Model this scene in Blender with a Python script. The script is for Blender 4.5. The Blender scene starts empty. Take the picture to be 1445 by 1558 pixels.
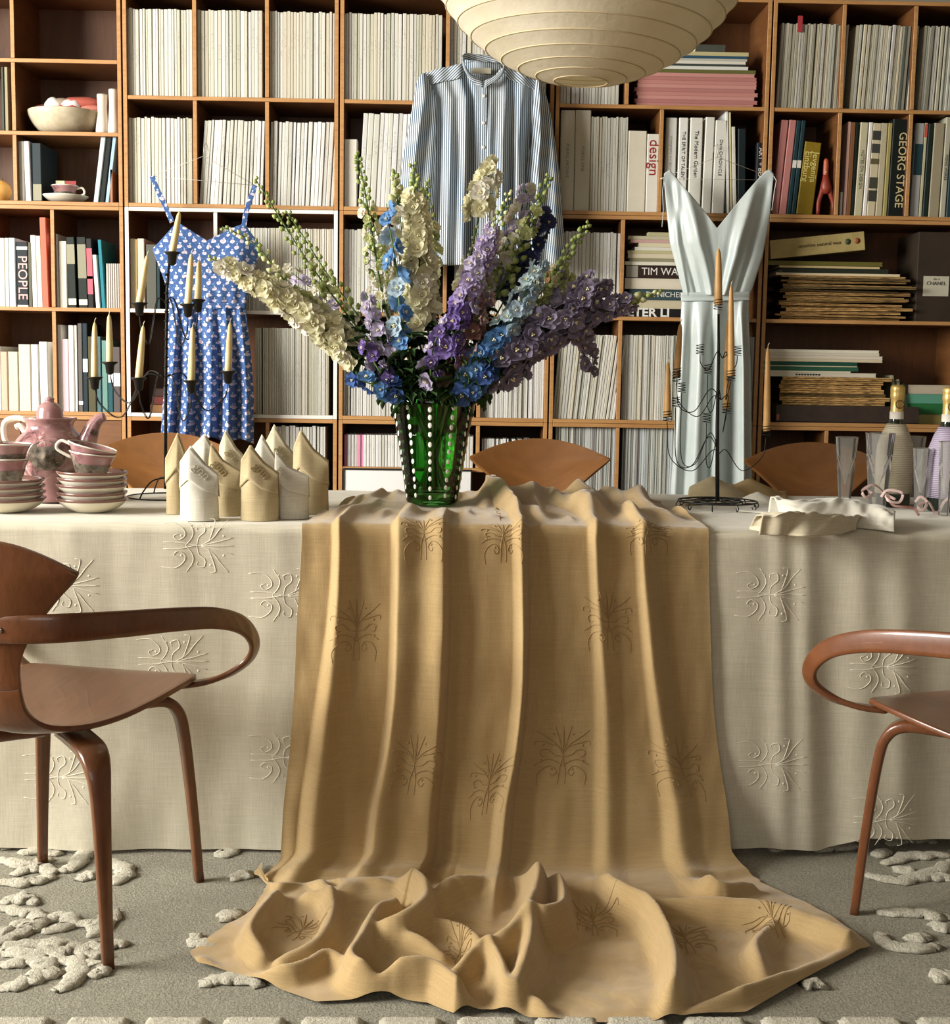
import bpy, math, random
from mathutils import Vector, Matrix, noise
S = bpy.context.scene
C = S.collection
PI = math.pi
# ------------------------------------------------------------------ camera
FPX, CH, PIT, ROL, YAW = 2028.0, 1.111, .1087, .0156, .0176
cy_, sy_, cp_, sp_, cr_, sr_ = math.cos(YAW), math.sin(YAW), math.cos(PIT), math.sin(PIT), math.cos(ROL), math.sin(ROL)
_R = Vector((cy_, -sy_, 0)); _U = Vector((sp_ * sy_, sp_ * cy_, cp_)); _F = Vector((cp_ * sy_, cp_ * cy_, -sp_))
CR = cr_ * _R + sr_ * _U; CU = -sr_ * _R + cr_ * _U; CPOS = Vector((0, 0, CH))
cam = bpy.data.objects.new('camera', bpy.data.cameras.new('camera')); C.objects.link(cam)
cam.matrix_world = Matrix(((CR.x, CU.x, -_F.x, 0), (CR.y, CU.y, -_F.y, 0), (CR.z, CU.z, -_F.z, CH), (0, 0, 0, 1)))
cam.data.sensor_fit = 'HORIZONTAL'; cam.data.sensor_width = 36; cam.data.lens = 36 * FPX / 1445
cam.data.clip_start = .05
S.camera = cam
# ------------------------------------------------------------------ world, window light, added front fill, exposure
S.view_settings.view_transform = 'Standard'; S.view_settings.look = 'None'
S.view_settings.exposure = 0.0; S.view_settings.gamma = 1.0; S.view_settings.use_curve_mapping = False
w = bpy.data.worlds.new('room_light'); S.world = w; w.use_nodes = True
w.node_tree.nodes['Background'].inputs[0].default_value = (1.0, .97, .92, 1)
w.node_tree.nodes['Background'].inputs[1].default_value = .10
def area(name, loc, tgt, sx, sy, power, col):
    l = bpy.data.lights.new(name, 'AREA'); l.shape = 'RECTANGLE'; l.size = sx; l.size_y = sy; l.energy = power; l.color = col
    o = bpy.data.objects.new(name, l); C.objects.link(o); o.location = loc
    o.rotation_euler = (Vector(tgt) - Vector(loc)).to_track_quat('-Z', 'Y').to_euler()
    return o
area('window_daylight', (-4.3, 1.9, 2.2), (0.3, 3.9, .9), 2.4, 2.1, 575, (1, .985, .94))
area('front_fill', (-.9, -2.4, 2.2), (.3, 4, .8), 2.2, 1.7, 36, (1, .98, .94))  # fill lamp added behind the camera to brighten the sides facing it
# ------------------------------------------------------------------ helpers
def ray(u, v): return _F * FPX + CR * (u - 722.5) - CU * (v - 779)
def at(u, v, Y):                                   # pixel -> point on the vertical plane y = Y
    d = ray(u, v); return CPOS + d * (Y / d.y)
def atz(u, v, z):                                  # pixel -> point on the level plane z
    d = ray(u, v); return CPOS + d * ((z - CH) / d.z)
def lin(c):
    f = lambda x: x / 12.92 if x <= .04045 else ((x + .055) / 1.055) ** 2.4
    return tuple(f(x / 255) for x in c) + (1,)
def lerp(a, b, t): return a + (b - a) * t
def pl(pts, x):                                    # piecewise linear
    if x <= pts[0][0]: return pts[0][1]
    for (a, b), (c, d) in zip(pts, pts[1:]):
        if x <= c: return b + (d - b) * (x - a) / (c - a) if c > a else d
    return pts[-1][1]
def sm(t): t = min(1, max(0, t)); return t * t * (3 - 2 * t)
def spline(P, n):                                  # Catmull-Rom through points
    P = [Vector(p) for p in P]; Q = [P[0] * 2 - P[1]] + P + [P[-1] * 2 - P[-2]]; out = []
    for i in range(len(P) - 1):
        a, b, c, d = Q[i:i + 4]
        for k in range(n):
            t = k / n
            out.append(.5 * ((2 * b) + (c - a) * t + (2 * a - 5 * b + 4 * c - d) * t * t + (3 * b - a - 3 * c + d) * t ** 3))
    out.append(P[-1]); return out
OFF = {}
def tag(o, label=None, cat=None, group=None, kind=None):
    if label: o['label'] = label
    if cat: o['category'] = cat
    if group: o['group'] = group
    if kind: o['kind'] = kind
    return o
def thing(name, label, cat, loc=(0, 0, 0), rz=0, group=None, local=False):
    o = bpy.data.objects.new(name, None); C.objects.link(o); o.location = loc; o.rotation_euler = (0, 0, rz)
    o.empty_display_size = .05
    if not local: OFF[o.name] = Vector(loc)
    return tag(o, label, cat, group)
class MB:
    def __init__(s): s.v = []; s.f = []; s.m = []; s.uv = []; s.sm = []
    def add(s, vs, fs, mat=0, uvs=None, smooth=True):
        b = len(s.v); s.v += [tuple(x) for x in vs]; s.f += [tuple(i + b for i in f) for f in fs]
        s.m += [mat] * len(fs); s.sm += [smooth] * len(fs); s.uv += list(uvs) if uvs else [(0, 0)] * len(vs)
        return s
    def box(s, a, b, mat=0, M=None, bev=0):
        (x0, y0, z0), (x1, y1, z1) = a, b
        vs = [Vector((x, y, z)) for z in (z0, z1) for y in (y0, y1) for x in (x0, x1)]
        if M: vs = [M @ p for p in vs]
        return s.add(vs, [(0, 2, 3, 1), (4, 5, 7, 6), (0, 1, 5, 4), (2, 6, 7, 3), (0, 4, 6, 2), (1, 3, 7, 5)], mat, smooth=False)
    def grid(s, fn, nu, nv, mat=0, closeu=False, uv=True, flip=False):
        vs = []; uvs = []
        for j in range(nv + 1):
            for i in range(nu if closeu else nu + 1):
                vs.append(fn(i / nu, j / nv)); uvs.append((i / nu, j / nv))
        W = nu if closeu else nu + 1; fs = []
        for j in range(nv):
            for i in range(nu):
                i2 = (i + 1) % W if closeu else i + 1
                q = (j * W + i, j * W + i2, (j + 1) * W + i2, (j + 1) * W + i)
                fs.append(q[::-1] if flip else q)
        return s.add(vs, fs, mat, uvs)
    def lathe(s, prof, n=24, c=(0, 0, 0), mat=0, M=None):
        c = Vector(c)
        def fn(a, b):
            k = b * (len(prof) - 1); i = min(int(k + 1e-6), len(prof) - 2); t = k - i
            r = lerp(prof[i][0], prof[i + 1][0], t); z = lerp(prof[i][1], prof[i + 1][1], t)
            p = Vector((r * math.cos(2 * PI * a), r * math.sin(2 * PI * a), z))
            return c + (M @ p if M else p)
        return s.grid(fn, n, len(prof) - 1, mat, True)
    def tube(s, pts, r, n=6, mat=0, cap=True, flat=1.0):
        pts = [Vector(p) for p in pts]; N = len(pts); rs = r if isinstance(r, (list, tuple)) else [r] * N
        t0 = (pts[1] - pts[0]).normalized(); nr = t0.orthogonal().normalized(); vs = []; fs = []
        for i, p in enumerate(pts):
            t = (pts[min(i + 1, N - 1)] - pts[max(i - 1, 0)])
            t = t.normalized() if t.length > 1e-9 else t0
            nr = (nr - t * nr.dot(t)); nr = nr.normalized() if nr.length > 1e-6 else t.orthogonal().normalized()
            bn = t.cross(nr)
            for k in range(n):
                a = 2 * PI * k / n; vs.append(p + (nr * math.cos(a) + bn * math.sin(a) * flat) * rs[i])
        for i in range(N - 1):
            for k in range(n): fs.append((i * n + k, i * n + (k + 1) % n, (i + 1) * n + (k + 1) % n, (i + 1) * n + k))
        if cap: fs += [tuple(range(n))[::-1], tuple((N - 1) * n + k for k in range(n))]
        return s.add(vs, fs, mat)
    def strip(s, pts, wv, wid, th, mat=0):          # bent flat strip: rectangle swept along pts, width direction wv
        pts = [Vector(p) for p in pts]; N = len(pts); vs = []; fs = []
        for i, p in enumerate(pts):
            t = (pts[min(i + 1, N - 1)] - pts[max(i - 1, 0)]).normalized()
            w = Vector(wv[i] if isinstance(wv, list) else wv); w = (w - t * w.dot(t)).normalized(); n = t.cross(w)
            a = (wid[i] if isinstance(wid, list) else wid) / 2; b = (th[i] if isinstance(th, list) else th) / 2
            for x, y in ((-1, -.6), (-.82, -1), (.82, -1), (1, -.6), (1, .6), (.82, 1), (-.82, 1), (-1, .6)):
                vs.append(p + w * a * x + n * b * y)
        for i in range(N - 1):
            for k in range(8): fs.append((i * 8 + k, i * 8 + (k + 1) % 8, (i + 1) * 8 + (k + 1) % 8, (i + 1) * 8 + k))
        fs += [tuple(range(8))[::-1], tuple((N - 1) * 8 + k for k in range(8))]
        return s.add(vs, fs, mat)
    def ball(s, c, r, nu=12, nv=8, mat=0):
        c = Vector(c); r = (r, r, r) if not isinstance(r, (tuple, list)) else r
        return s.grid(lambda a, b: c + Vector((r[0] * math.sin(PI * b) * math.cos(2 * PI * a), r[1] * math.sin(PI * b) * math.sin(2 * PI * a), -r[2] * math.cos(PI * b))), nu, nv, mat, True)
    def mesh(s, name, mats, off=None):
        me = bpy.data.meshes.new(name)
        vs = [(x - off.x, y - off.y, z - off.z) for x, y, z in s.v] if off else s.v
        me.from_pydata(vs, [], s.f)
        for m in (mats if isinstance(mats, (list, tuple)) else [mats]): me.materials.append(m)
        me.polygons.foreach_set('material_index', s.m); me.polygons.foreach_set('use_smooth', s.sm)
        uvl = me.uv_layers.new(name='uv')
        li = [0] * len(me.loops); me.loops.foreach_get('vertex_index', li)
        uvl.data.foreach_set('uv', [x for i in li for x in s.uv[i]])
        me.update(); return me
    def build(s, name, mats, parent=None, **kw):
        off = None; p = parent
        while p is not None:
            if p.name in OFF: off = OFF[p.name]; break
            p = p.parent
        o = bpy.data.objects.new(name, s.mesh(name, mats, off)); C.objects.link(o)
        if parent is not None: o.parent = parent
        if 'solid' in kw:
            md = o.modifiers.new('t', 'SOLIDIFY'); md.thickness = kw['solid']; md.offset = kw.get('off', 0)
        if 'bevel' in kw:
            md = o.modifiers.new('b', 'BEVEL'); md.width = kw['bevel']; md.segments = kw.get('seg', 2); md.limit_method = 'ANGLE'
        if 'sub' in kw:
            md = o.modifiers.new('s', 'SUBSURF'); md.levels = md.render_levels = kw['sub']
        return o
def obj(name, me, parent=None, loc=None, rot=None, scale=None, color=None):
    o = bpy.data.objects.new(name, me); C.objects.link(o)
    if parent is not None: o.parent = parent
    if loc is not None: o.location = loc
    if rot is not None: o.rotation_euler = rot
    if scale is not None: o.scale = scale
    if color is not None: o.color = lin(color)
    return o
def dup(root, loc, rz, label):
    r = root.copy(); C.objects.link(r); r.location = loc; r.rotation_euler = (0, 0, rz); r['label'] = label
    for ch in root.children:
        c = ch.copy(); C.objects.link(c); c.parent = r
        for g in ch.children:
            d = g.copy(); C.objects.link(d); d.parent = c
    return r
def textmesh(txt, size, mat, depth=.0006, ax='CENTER', bold=0):
    cu = bpy.data.curves.new('lettering', 'FONT'); cu.body = txt; cu.size = size; cu.extrude = depth; cu.align_x = ax; cu.align_y = 'CENTER'; cu.offset = bold; cu.resolution_u = 3
    o = bpy.data.objects.new('lettering', cu); C.objects.link(o)
    me = bpy.data.meshes.new_from_object(o.evaluated_get(bpy.context.evaluated_depsgraph_get()))
    bpy.data.objects.remove(o); bpy.data.curves.remove(cu); me.materials.clear(); me.materials.append(mat); return me
def lettering(txt, size, mat, parent, loc, rot, name='lettering', depth=.0006, off=True, sx=1.0, ax='CENTER', bold=0):
    o = bpy.data.objects.new(name, textmesh(txt, size, mat, depth, ax, bold)); C.objects.link(o); o.parent = parent
    L = Vector(loc)
    if off:
        p = parent
        while p is not None:
            if p.name in OFF: L = L - OFF[p.name]; break
            p = p.parent
    o.location = L; o.rotation_euler = rot; o.scale = (sx, 1, 1)
    return o
# ------------------------------------------------------------------ materials
class NT:
    def __init__(s, name):
        s.m = bpy.data.materials.new(name); s.m.use_nodes = True; s.n = s.m.node_tree.nodes; s.l = s.m.node_tree.links
        s.b = s.n['Principled BSDF']; s.out = s.n['Material Output']
    def node(s, t, **kw):
        x = s.n.new(t)
        for k, v in kw.items():
            if k.startswith('i_'):
                key = k[2:]; x.inputs[int(key) if key.isdigit() else key].default_value = v
            else: setattr(x, k, v)
        return x
    def link(s, a, b): s.l.new(a, b)
    def coord(s, kind='Object', scale=(1, 1, 1), rot=(0, 0, 0)):
        t = s.node('ShaderNodeTexCoord'); mp = s.node('ShaderNodeMapping'); s.link(t.outputs[kind], mp.inputs[0])
        mp.inputs['Scale'].default_value = scale; mp.inputs['Rotation'].default_value = rot
        return mp.outputs[0]
    def noise(s, vec, scale, detail=3, rough=.55, dist=0):
        x = s.node('ShaderNodeTexNoise'); s.link(vec, x.inputs['Vector']); x.inputs['Scale'].default_value = scale
        x.inputs['Detail'].default_value = detail; x.inputs['Roughness'].default_value = rough; x.inputs['Distortion'].default_value = dist
        return x.outputs['Fac']
    def ramp(s, fac, stops):
        r = s.node('ShaderNodeValToRGB'); s.link(fac, r.inputs[0]); e = r.color_ramp.elements
        while len(e) < len(stops): e.new(.5)
        for k, (p, c) in enumerate(stops): e[k].position = p; e[k].color = lin(c) if len(c) == 3 else c
        return r.outputs[0]
    def mix(s, fac, a, b, mode='MIX'):
        x = s.node('ShaderNodeMix', data_type='RGBA', blend_type=mode)
        for sock, val in ((x.inputs[0], fac), (x.inputs[6], a), (x.inputs[7], b)):
            if isinstance(val, (int, float)): sock.default_value = val
            elif isinstance(val, tuple): sock.default_value = lin(val) if len(val) == 3 else val
            else: s.link(val, sock)
        return x.outputs[2]
    def math(s, op, a, b=0.0, c=0.0):
        x = s.node('ShaderNodeMath', operation=op)
        for k, val in enumerate((a, b, c)):
            if isinstance(val, (int, float)): x.inputs[k].default_value = val
            else: s.link(val, x.inputs[k])
        return x.outputs[0]
    def col(s, c):
        if isinstance(c, tuple): s.b.inputs['Base Color'].default_value = lin(c)
        else: s.link(c, s.b.inputs['Base Color'])
        return s
    def set(s, **kw):
        names = dict(rough='Roughness', metal='Metallic', spec='Specular IOR Level', trans='Transmission Weight', ior='IOR', sheen='Sheen Weight', coat='Coat Weight', alpha='Alpha', sss='Subsurface Weight', aniso='Anisotropic')
        for k, v in kw.items():
            if isinstance(v, (int, float)): s.b.inputs[names[k]].default_value = v
            else: s.link(v, s.b.inputs[names[k]])
        return s
    def bump(s, h, strength=.3, dist=.002):
        x = s.node('ShaderNodeBump'); s.link(h, x.inputs['Height']); x.inputs['Strength'].default_value = strength; x.inputs['Distance'].default_value = dist
        s.link(x.outputs[0], s.b.inputs['Normal']); return s
def plain(name, c, rough=.6, c2=None, sc=12, b=0, bs=200, bd=.001, **kw):
    n = NT(name)
    v = n.coord()
    if c2: n.col(n.ramp(n.noise(v, sc), [(.35, c), (.65, c2)]))
    else: n.col(c)
    n.set(rough=rough, **kw)
    if b: n.bump(n.noise(v, bs, 2), b, bd)
    return n.m
def wood(name, c, c2, rough=.45, scale=(30, 2, 30), **kw):
    n = NT(name); v = n.coord('Object', scale)
    f = n.noise(v, 1.6, 6, .6, .8); f2 = n.noise(v, 7, 3)
    n.col(n.mix(.25, n.ramp(f, [(.3, c), (.7, c2)]), n.ramp(f2, [(.35, c2), (.65, c)])))
    n.set(rough=rough, **kw).bump(f2, .08, .001); return n.m
def linen(name, c, c2, sc=9, weave=900, rough=.85, sheen=.25, bs=.35):
    n = NT(name); v = n.coord()
    slub = n.noise(n.coord('Object', (5, 5, 260)), 3, 4); slub2 = n.noise(n.coord('Object', (260, 260, 5)), 3, 4)
    base = n.ramp(n.noise(v, sc, 4), [(.3, c), (.7, c2)])
    thr = n.ramp(n.math('ADD', n.math('MULTIPLY', slub, .5), n.math('MULTIPLY', slub2, .5)), [(.36, (226, 226, 226)), (.64, (255, 255, 255))])
    n.col(n.mix(1.0, base, thr, 'MULTIPLY')); n.set(rough=rough, sheen=sheen, spec=.15)
    n.bump(n.math('ADD', n.math('ADD', slub, slub2), n.math('MULTIPLY', n.noise(v, weave, 2), .7)), bs, .0009); return n.m
def objcol(name, rough=.6, marks=0, b=0, paper=False):  # takes the object's own colour
    n = NT(name); oi = n.node('ShaderNodeObjectInfo'); c = oi.outputs['Color']
    v = n.coord()
    c = n.mix(n.math('MULTIPLY', n.noise(v, 25, 3), .3), c, n.mix(1.0, c, (205, 200, 180), 'MULTIPLY'))
    n.col(c).set(rough=rough, spec=.3)
    if b: n.bump(n.noise(v, 300, 2), b, .0008)
    return n.m
# ------------------------------------------------------------------ setting
YS, GX, UW = 4.9477, -1.2042, .7788                # bookcase front plane, first joint, unit pitch
m_wall = plain('wall_paint', (150, 142, 126), .8)
m_floor = wood('floor_boards', (120, 82, 48), (96, 62, 34))
def struct(name, mb, mats, **kw): return tag(mb.build(name, mats, **kw), kind='structure')
struct('floor', MB().box((-5, -3.2, -.06), (4, 5.4, -.013)), m_floor)
struct('wall_back', MB().box((-5, 5.3, -.06), (4, 5.4, 3)), m_wall)
struct('ceiling', MB().box((-5, -3.2, 2.95), (4, 5.4, 3.05)), m_wall)
struct('wall_left', MB().box((-5.1, -3.2, -.06), (-5, 5.4, 3)), m_wall)
struct('wall_right', MB().box((4, -3.2, -.06), (4.1, 5.4, 3)), m_wall)
# ------------------------------------------------------------------ bookcases
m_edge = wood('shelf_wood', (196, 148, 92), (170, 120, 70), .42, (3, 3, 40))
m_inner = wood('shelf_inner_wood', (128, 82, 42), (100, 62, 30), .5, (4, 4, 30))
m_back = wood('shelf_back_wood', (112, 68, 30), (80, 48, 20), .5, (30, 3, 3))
m_white = plain('white_paint', (236, 232, 222), .5)
T = .0145; DEP = .31
def xs(u, v=300): return at(u, v, YS).x
def zs(u, v): return at(u, v, YS).z
R1, R2, R3, R4 = 2.0626, 1.6826, 1.3026, .9226
R5 = .5426
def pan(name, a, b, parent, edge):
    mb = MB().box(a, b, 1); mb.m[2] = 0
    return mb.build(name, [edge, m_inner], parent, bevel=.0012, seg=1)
def unit(k, z0, z1, shelves, dividers, label, edge=None, doors=0):
    edge = edge or m_edge
    x0 = GX + k * UW + .0028; x1 = GX + (k + 1) * UW - .0028; y0, y1 = YS, YS + DEP
    t = thing('bookcase', label, 'bookcase', ((x0 + x1) / 2, (y0 + y1) / 2, z0))
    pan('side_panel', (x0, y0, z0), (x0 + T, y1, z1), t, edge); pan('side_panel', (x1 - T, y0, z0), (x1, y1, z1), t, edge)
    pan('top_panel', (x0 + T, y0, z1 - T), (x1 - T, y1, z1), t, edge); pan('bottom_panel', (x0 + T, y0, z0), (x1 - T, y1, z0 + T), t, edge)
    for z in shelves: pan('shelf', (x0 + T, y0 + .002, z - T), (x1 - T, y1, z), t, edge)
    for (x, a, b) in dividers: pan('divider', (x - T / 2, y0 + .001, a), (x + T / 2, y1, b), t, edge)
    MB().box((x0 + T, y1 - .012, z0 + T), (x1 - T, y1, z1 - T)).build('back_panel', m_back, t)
    for d in range(doors):
        a = lerp(x0 + T, x1 - T, d / doors) + .002; b = lerp(x0 + T, x1 - T, (d + 1) / doors) - .002
        MB().box((a, y0 + .004, z0 + T + .002), (b, y0 + .02, z1 - T - .002)).build('door', m_inner, t, bevel=.0015)
    return t
def thirds(k, a, b): return [(GX + k * UW + UW * q / 3, a, b) for q in (1, 2)]
def half(k, a, b): return [(GX + k * UW + UW / 2, a, b)]
zU0, zU1 = R2 - T, R1 + .38; zM0, zM1 = R4 - T, R2 - T - .0005; zL0, zL1 = R5 - .46, R4 - T - .0005
a1, a2 = 2.184, 1.93
unit(-1, zU0, zU1, [a1, a2], half(-1, a1, zU1 - T) + half(-1, a2, a1 - T) + half(-1, R2, a2 - T), 'upper wooden bookcase at the far left holding the cream bowl and pink teacup')
unit(-1, zM0, zM1, [R3], thirds(-1, R4, R3 - T) + thirds(-1, R3, zM1 - T), 'wooden bookcase of coloured books behind the pink teapot')
unit(-1, zL0, zL1, [], [], 'low wooden cupboard with plain brown doors behind the pink teapot', doors=2)
unit(0, zU0, zU1, [R1], thirds(0, R1, zU1 - T) + thirds(0, R2, R1 - T), 'upper wooden bookcase packed with cream magazines above the blue dress')
unit(0, zM0, zM1, [R3], [(xs(328, 400), R3, zM1 - T)], 'white-edged bookcase standing behind the blue floral dress', m_white)
unit(0, zL0, zL1, [R5 + .012], thirds(0, R5 + .012, zL1 - T), 'low wooden bookcase hidden behind the pointed napkins and blue dress')
unit(1, zU0, zU1, [R1], half(1, R1, zU1 - T) + half(1, R2, R1 - T), 'upper wooden bookcase behind the hanging striped shirt')
unit(1, zM0, zM1, [R3], half(1, R3, zM1 - T) + thirds(1, R4, R3 - T), 'wooden bookcase behind the bouquet of delphiniums')
unit(1, zL0, zL1, [zs(600, 711)], thirds(1, zs(600, 711), zL1 - T), 'low wooden bookcase behind the green vase')
unit(2, zU0, zU1, [R1], [(GX + 2 * UW + UW / 3, R1, zU1 - T)] + half(2, R2, R1 - T), 'upper wooden bookcase holding the pink folders behind the paper lantern')
unit(2, zM0, zM1, [R3], thirds(2, R4, R3 - T)[:1] + thirds(2, R3, zM1 - T)[:1], 'wooden bookcase behind the pale satin dress')
unit(2, zL0, zL1, [R5 + .012], thirds(2, R5 + .012, zL1 - T), 'low wooden bookcase of records behind the lower satin skirt')
unit(3, zU0, zU1, [R1], thirds(3, R1, zU1 - T) + thirds(3, R2, R1 - T), 'upper wooden bookcase at the far right with the mustard book')
unit(3, zM0, zM1, [R3], [], 'wooden bookcase at the far right holding stacks of old newspapers')
unit(3, zL0, zL1, [R5 + .012], [(xs(1258, 655), R5 + .012, zL1 - T)], 'low wooden bookcase behind the champagne bottles')
# ------------------------------------------------------------------ books, magazines, records
m_paper = plain('paper_block', (226, 216, 190), .85, (206, 194, 164), 40)
m_cover = objcol('book_cover', .55)
def mag_material():
    n = NT('magazine_cover'); oi = n.node('ShaderNodeObjectInfo'); tc = n.node('ShaderNodeTexCoord'); sp = n.node('ShaderNodeSeparateXYZ'); n.link(tc.outputs['Object'], sp.inputs[0])
    cb = n.node('ShaderNodeCombineXYZ'); n.link(n.math('MULTIPLY', sp.outputs[0], 2.2), cb.inputs[0]); n.link(n.math('MULTIPLY', sp.outputs[2], 46.0), cb.inputs[2]); n.link(n.math('MULTIPLY', oi.outputs['Random'], 60.0), cb.inputs[1])
    nz = n.noise(cb.outputs[0], 1.0, 2)
    r = oi.outputs['Random']; z = sp.outputs[2]
    d = n.math('ABSOLUTE', n.math('SUBTRACT', z, n.math('ADD', n.math('MULTIPLY', r, .35), .38)))
    mk = n.math('MULTIPLY', n.math('LESS_THAN', d, .11), n.math('GREATER_THAN', nz, .53))
    mk = n.math('MULTIPLY', n.math('MULTIPLY', mk, n.math('LESS_THAN', sp.outputs[1], .02)), n.math('LESS_THAN', n.math('ABSOLUTE', n.math('SUBTRACT', sp.outputs[0], .5)), .3))
    n.col(n.mix(n.math('MULTIPLY', mk, .2), oi.outputs['Color'], (70, 66, 58))).set(rough=.5, spec=.35); return n.m
m_mag = mag_material()
def bookmesh(w, d, h, th=.003):
    e = min(.16 * w, .003) if w != 1 else .14; f = .012 if w == 1 else .003
    tx = .1 if w == 1 else min(.003, w * .12); tz = .006 if w == 1 else .003
    out = [(0, d), (0, f), (e, 0), (w - e, 0), (w, f), (w, d)]; inn = [(tx, d), (tx, f * 1.8), (e * 1.2, f * 1.2), (w - e * 1.2, f * 1.2), (w - tx, f * 1.8), (w - tx, d)]
    mb = MB(); vs = [(x, y, 0) for x, y in out] + [(x, y, h) for x, y in out] + [(x, y, h) for x, y in inn] + [(x, y, h * .97 if w == 1 else h - tz) for x, y in inn]
    fs = [(i, i + 1, 7 + i, 6 + i) for i in range(5)] + [(6 + i, 7 + i, 13 + i, 12 + i) for i in range(5)] + [(12 + i, 13 + i, 19 + i, 18 + i) for i in range(5)] + [(5, 4, 3, 2, 1, 0), (0, 6, 11, 5)]
    mb.add(vs, fs, 0, smooth=False)
    hz = h * .97 if w == 1 else h - tz
    mb.add([(tx, f * 1.3, hz), (w - tx, f * 1.3, hz), (w - tx, d, hz), (tx, d, hz)], [(0, 1, 2, 3)], 1, smooth=False)
    return mb
RT_DOWN = Matrix(((0, 1, 0), (0, 0, -1), (-1, 0, 0))).to_euler()      # lettering that reads down a spine
RT_UP = (PI / 2, 0, 0)
ME_MAG = bookmesh(1, 1, 1).mesh('magazine', [m_mag, m_paper]); ME_MAG_COVER = ME_MAG
rng = random.Random(7)
def ordl(n): return 'first second third fourth fifth sixth seventh eighth ninth tenth'.split()[n - 1] if n <= 10 else str(n) + ('th' if n % 100 in (11, 12, 13) else {1: 'st', 2: 'nd', 3: 'rd'}.get(n % 10, 'th'))
def fill(u0, u1, zb, h, label, group, pal, tmin=.008, tmax=.016, lean=(0, 0), name='magazine', cat='magazine', hv=.003, dep=.22, rec=.02, gap=.06, dz=None):
    Y = YS + rec; v = 300 if zb > 1.5 else 560
    vv = 545 - (zb - CH) * 410
    x = at(u0, vv, Y).x + .001; xe = at(u1, vv, Y).x - .001; X0 = x; n = 0
    while x < xe - tmin:
        w = rng.uniform(tmin, tmax); f = (x - X0) / (xe - X0); a = lerp(lean[0], lean[1], f)
        if x + w > xe: w = xe - x
        hh = h + rng.uniform(-hv, hv); ca, sa = math.cos(a), math.sin(a)
        o = obj(name, ME_MAG, None, (x, Y + rng.uniform(0, .006), zb + (w * sa if a > 0 else 0)), (0, a, 0), (w * .97, dep, hh))
        c = rng.choice(pal); j = rng.uniform(-8, 5); o.color = lin(tuple(min(255, max(0, q * .945 + j)) for q in c))
        n += 1; tag(o, ordl(n) + ' ' + label.replace('|', ' from the left '), cat, group)
        x += w / ca + (rng.uniform(.002, .005) if rng.random() < gap else .0003)
# single books given as (u0, u1, v_top, colour, label, lean, extra)
class BK: pass
def single(u0, u1, vt, vb, zb, c, label, lean=0, name='book', cat='book', dep=.2, rec=.02, mat=None, text=None, tcol=(235, 230, 220), tsz=None, tpos=.5, tsx=1.0, group=None, stripes=()):
    Y = YS + rec; p0 = at(u0, vb, Y); p1 = at(u1, vb, Y); tp = at((u0 + u1) / 2, vt, Y)
    ca, sa = math.cos(lean), math.sin(lean); w = max(.003, (p1.x - p0.x) * ca - .0006); h = (tp.z - zb - (w * sa if lean > 0 else 0)) / ca
    t = bookmesh(w, dep, h).build(name, [mat or m_cover, m_paper]); t.location = (p0.x + .0003, Y, zb + (w * sa if lean > 0 else 0)); t.rotation_euler = (0, lean, 0)
    t.color = lin(c); tag(t, label, cat, group)
    for (f0, f1, sc) in stripes:
        b = MB().box((w * .04, -.0006, h * f0), (w * .96, .001, h * f1)).build('spine_band', flat(sc), t)
    if text:
        for k, tx in enumerate(text.split('|')):
            nl = text.count('|') + 1; size = tsz or w * .9 / nl
            lettering(tx, size, flat(tcol), t, (w * (.5 + (0 if nl == 1 else (.24 - .48 * k))), -.0006, h * tpos), RT_DOWN, off=False, sx=tsx)
    return t
_fl = {}
def flat(c, rough=.6):
    k = (c, rough)
    if k not in _fl: _fl[k] = plain('print_%d_%d_%d' % c, c, rough)
    return _fl[k]
def stackitem(u0, u1, vt, vb, c, label, name='magazine', cat='magazine', rec=.03, dep=.22, group=None, tilt=0, zt=None, zb=None, mat=None, yaw=0):
    Y = YS + rec; p0 = at(u0, (vt + vb) / 2, Y); p1 = at(u1, (vt + vb) / 2, Y)
    a = at((u0 + u1) / 2, vt, Y).z if zt is None else zt; b = at((u0 + u1) / 2, vb, Y).z if zb is None else zb
    L = p1.x - p0.x
    o = obj(name, ME_STACK, None, (p0.x, Y, b), (0, -tilt, yaw), (L, dep, max(.002, a - b) * .97)); o.color = lin(c)
    if mat: o.material_slots[0].link = 'OBJECT'; o.material_slots[0].material = mat
    return tag(o, label, cat, group)
def stackmesh():
    mb = MB(); h = 1
    mb.box((0, 0, 0), (1, 1, .12), 0); mb.box((0, 0, .88), (1, 1, 1), 0); mb.box((.004, .0, .1), (.996, .012, .9), 0); mb.box((.006, .012, .12), (.994, .97, .88), 1)
    return mb.mesh('stacked', [m_cover, m_paper])
ME_STACK = stackmesh()
CREAM = [(226, 222, 208), (216, 212, 194), (232, 229, 220), (206, 204, 182), (222, 214, 192), (228, 224, 214), (212, 212, 200)]
WHITE = [(236, 234, 228), (228, 226, 218), (240, 238, 234), (222, 220, 210), (216, 214, 200)]
GREY = [(206, 204, 186), (196, 190, 166), (214, 208, 188), (178, 172, 150), (190, 192, 178), (210, 200, 172), (150, 146, 128), (200, 196, 186)]
H = .306
def cell(*a, **k): fill(*a, **k)
g = 'cream magazines in the upper bookcases'
cell(192, 294, R1, H, 'cream magazine|in the topmost compartment beside the empty one', g, CREAM)
cell(299, 402, R1, H, 'cream magazine|in the middle topmost compartment above the blue dress', g, CREAM)
cell(408, 509, R1, H, 'cream magazine|in the topmost compartment left of the shirt bookcase', g, CREAM)
cell(195, 295, R2, H, 'cream magazine|upright behind the left strap of the blue dress', g, CREAM)
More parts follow.
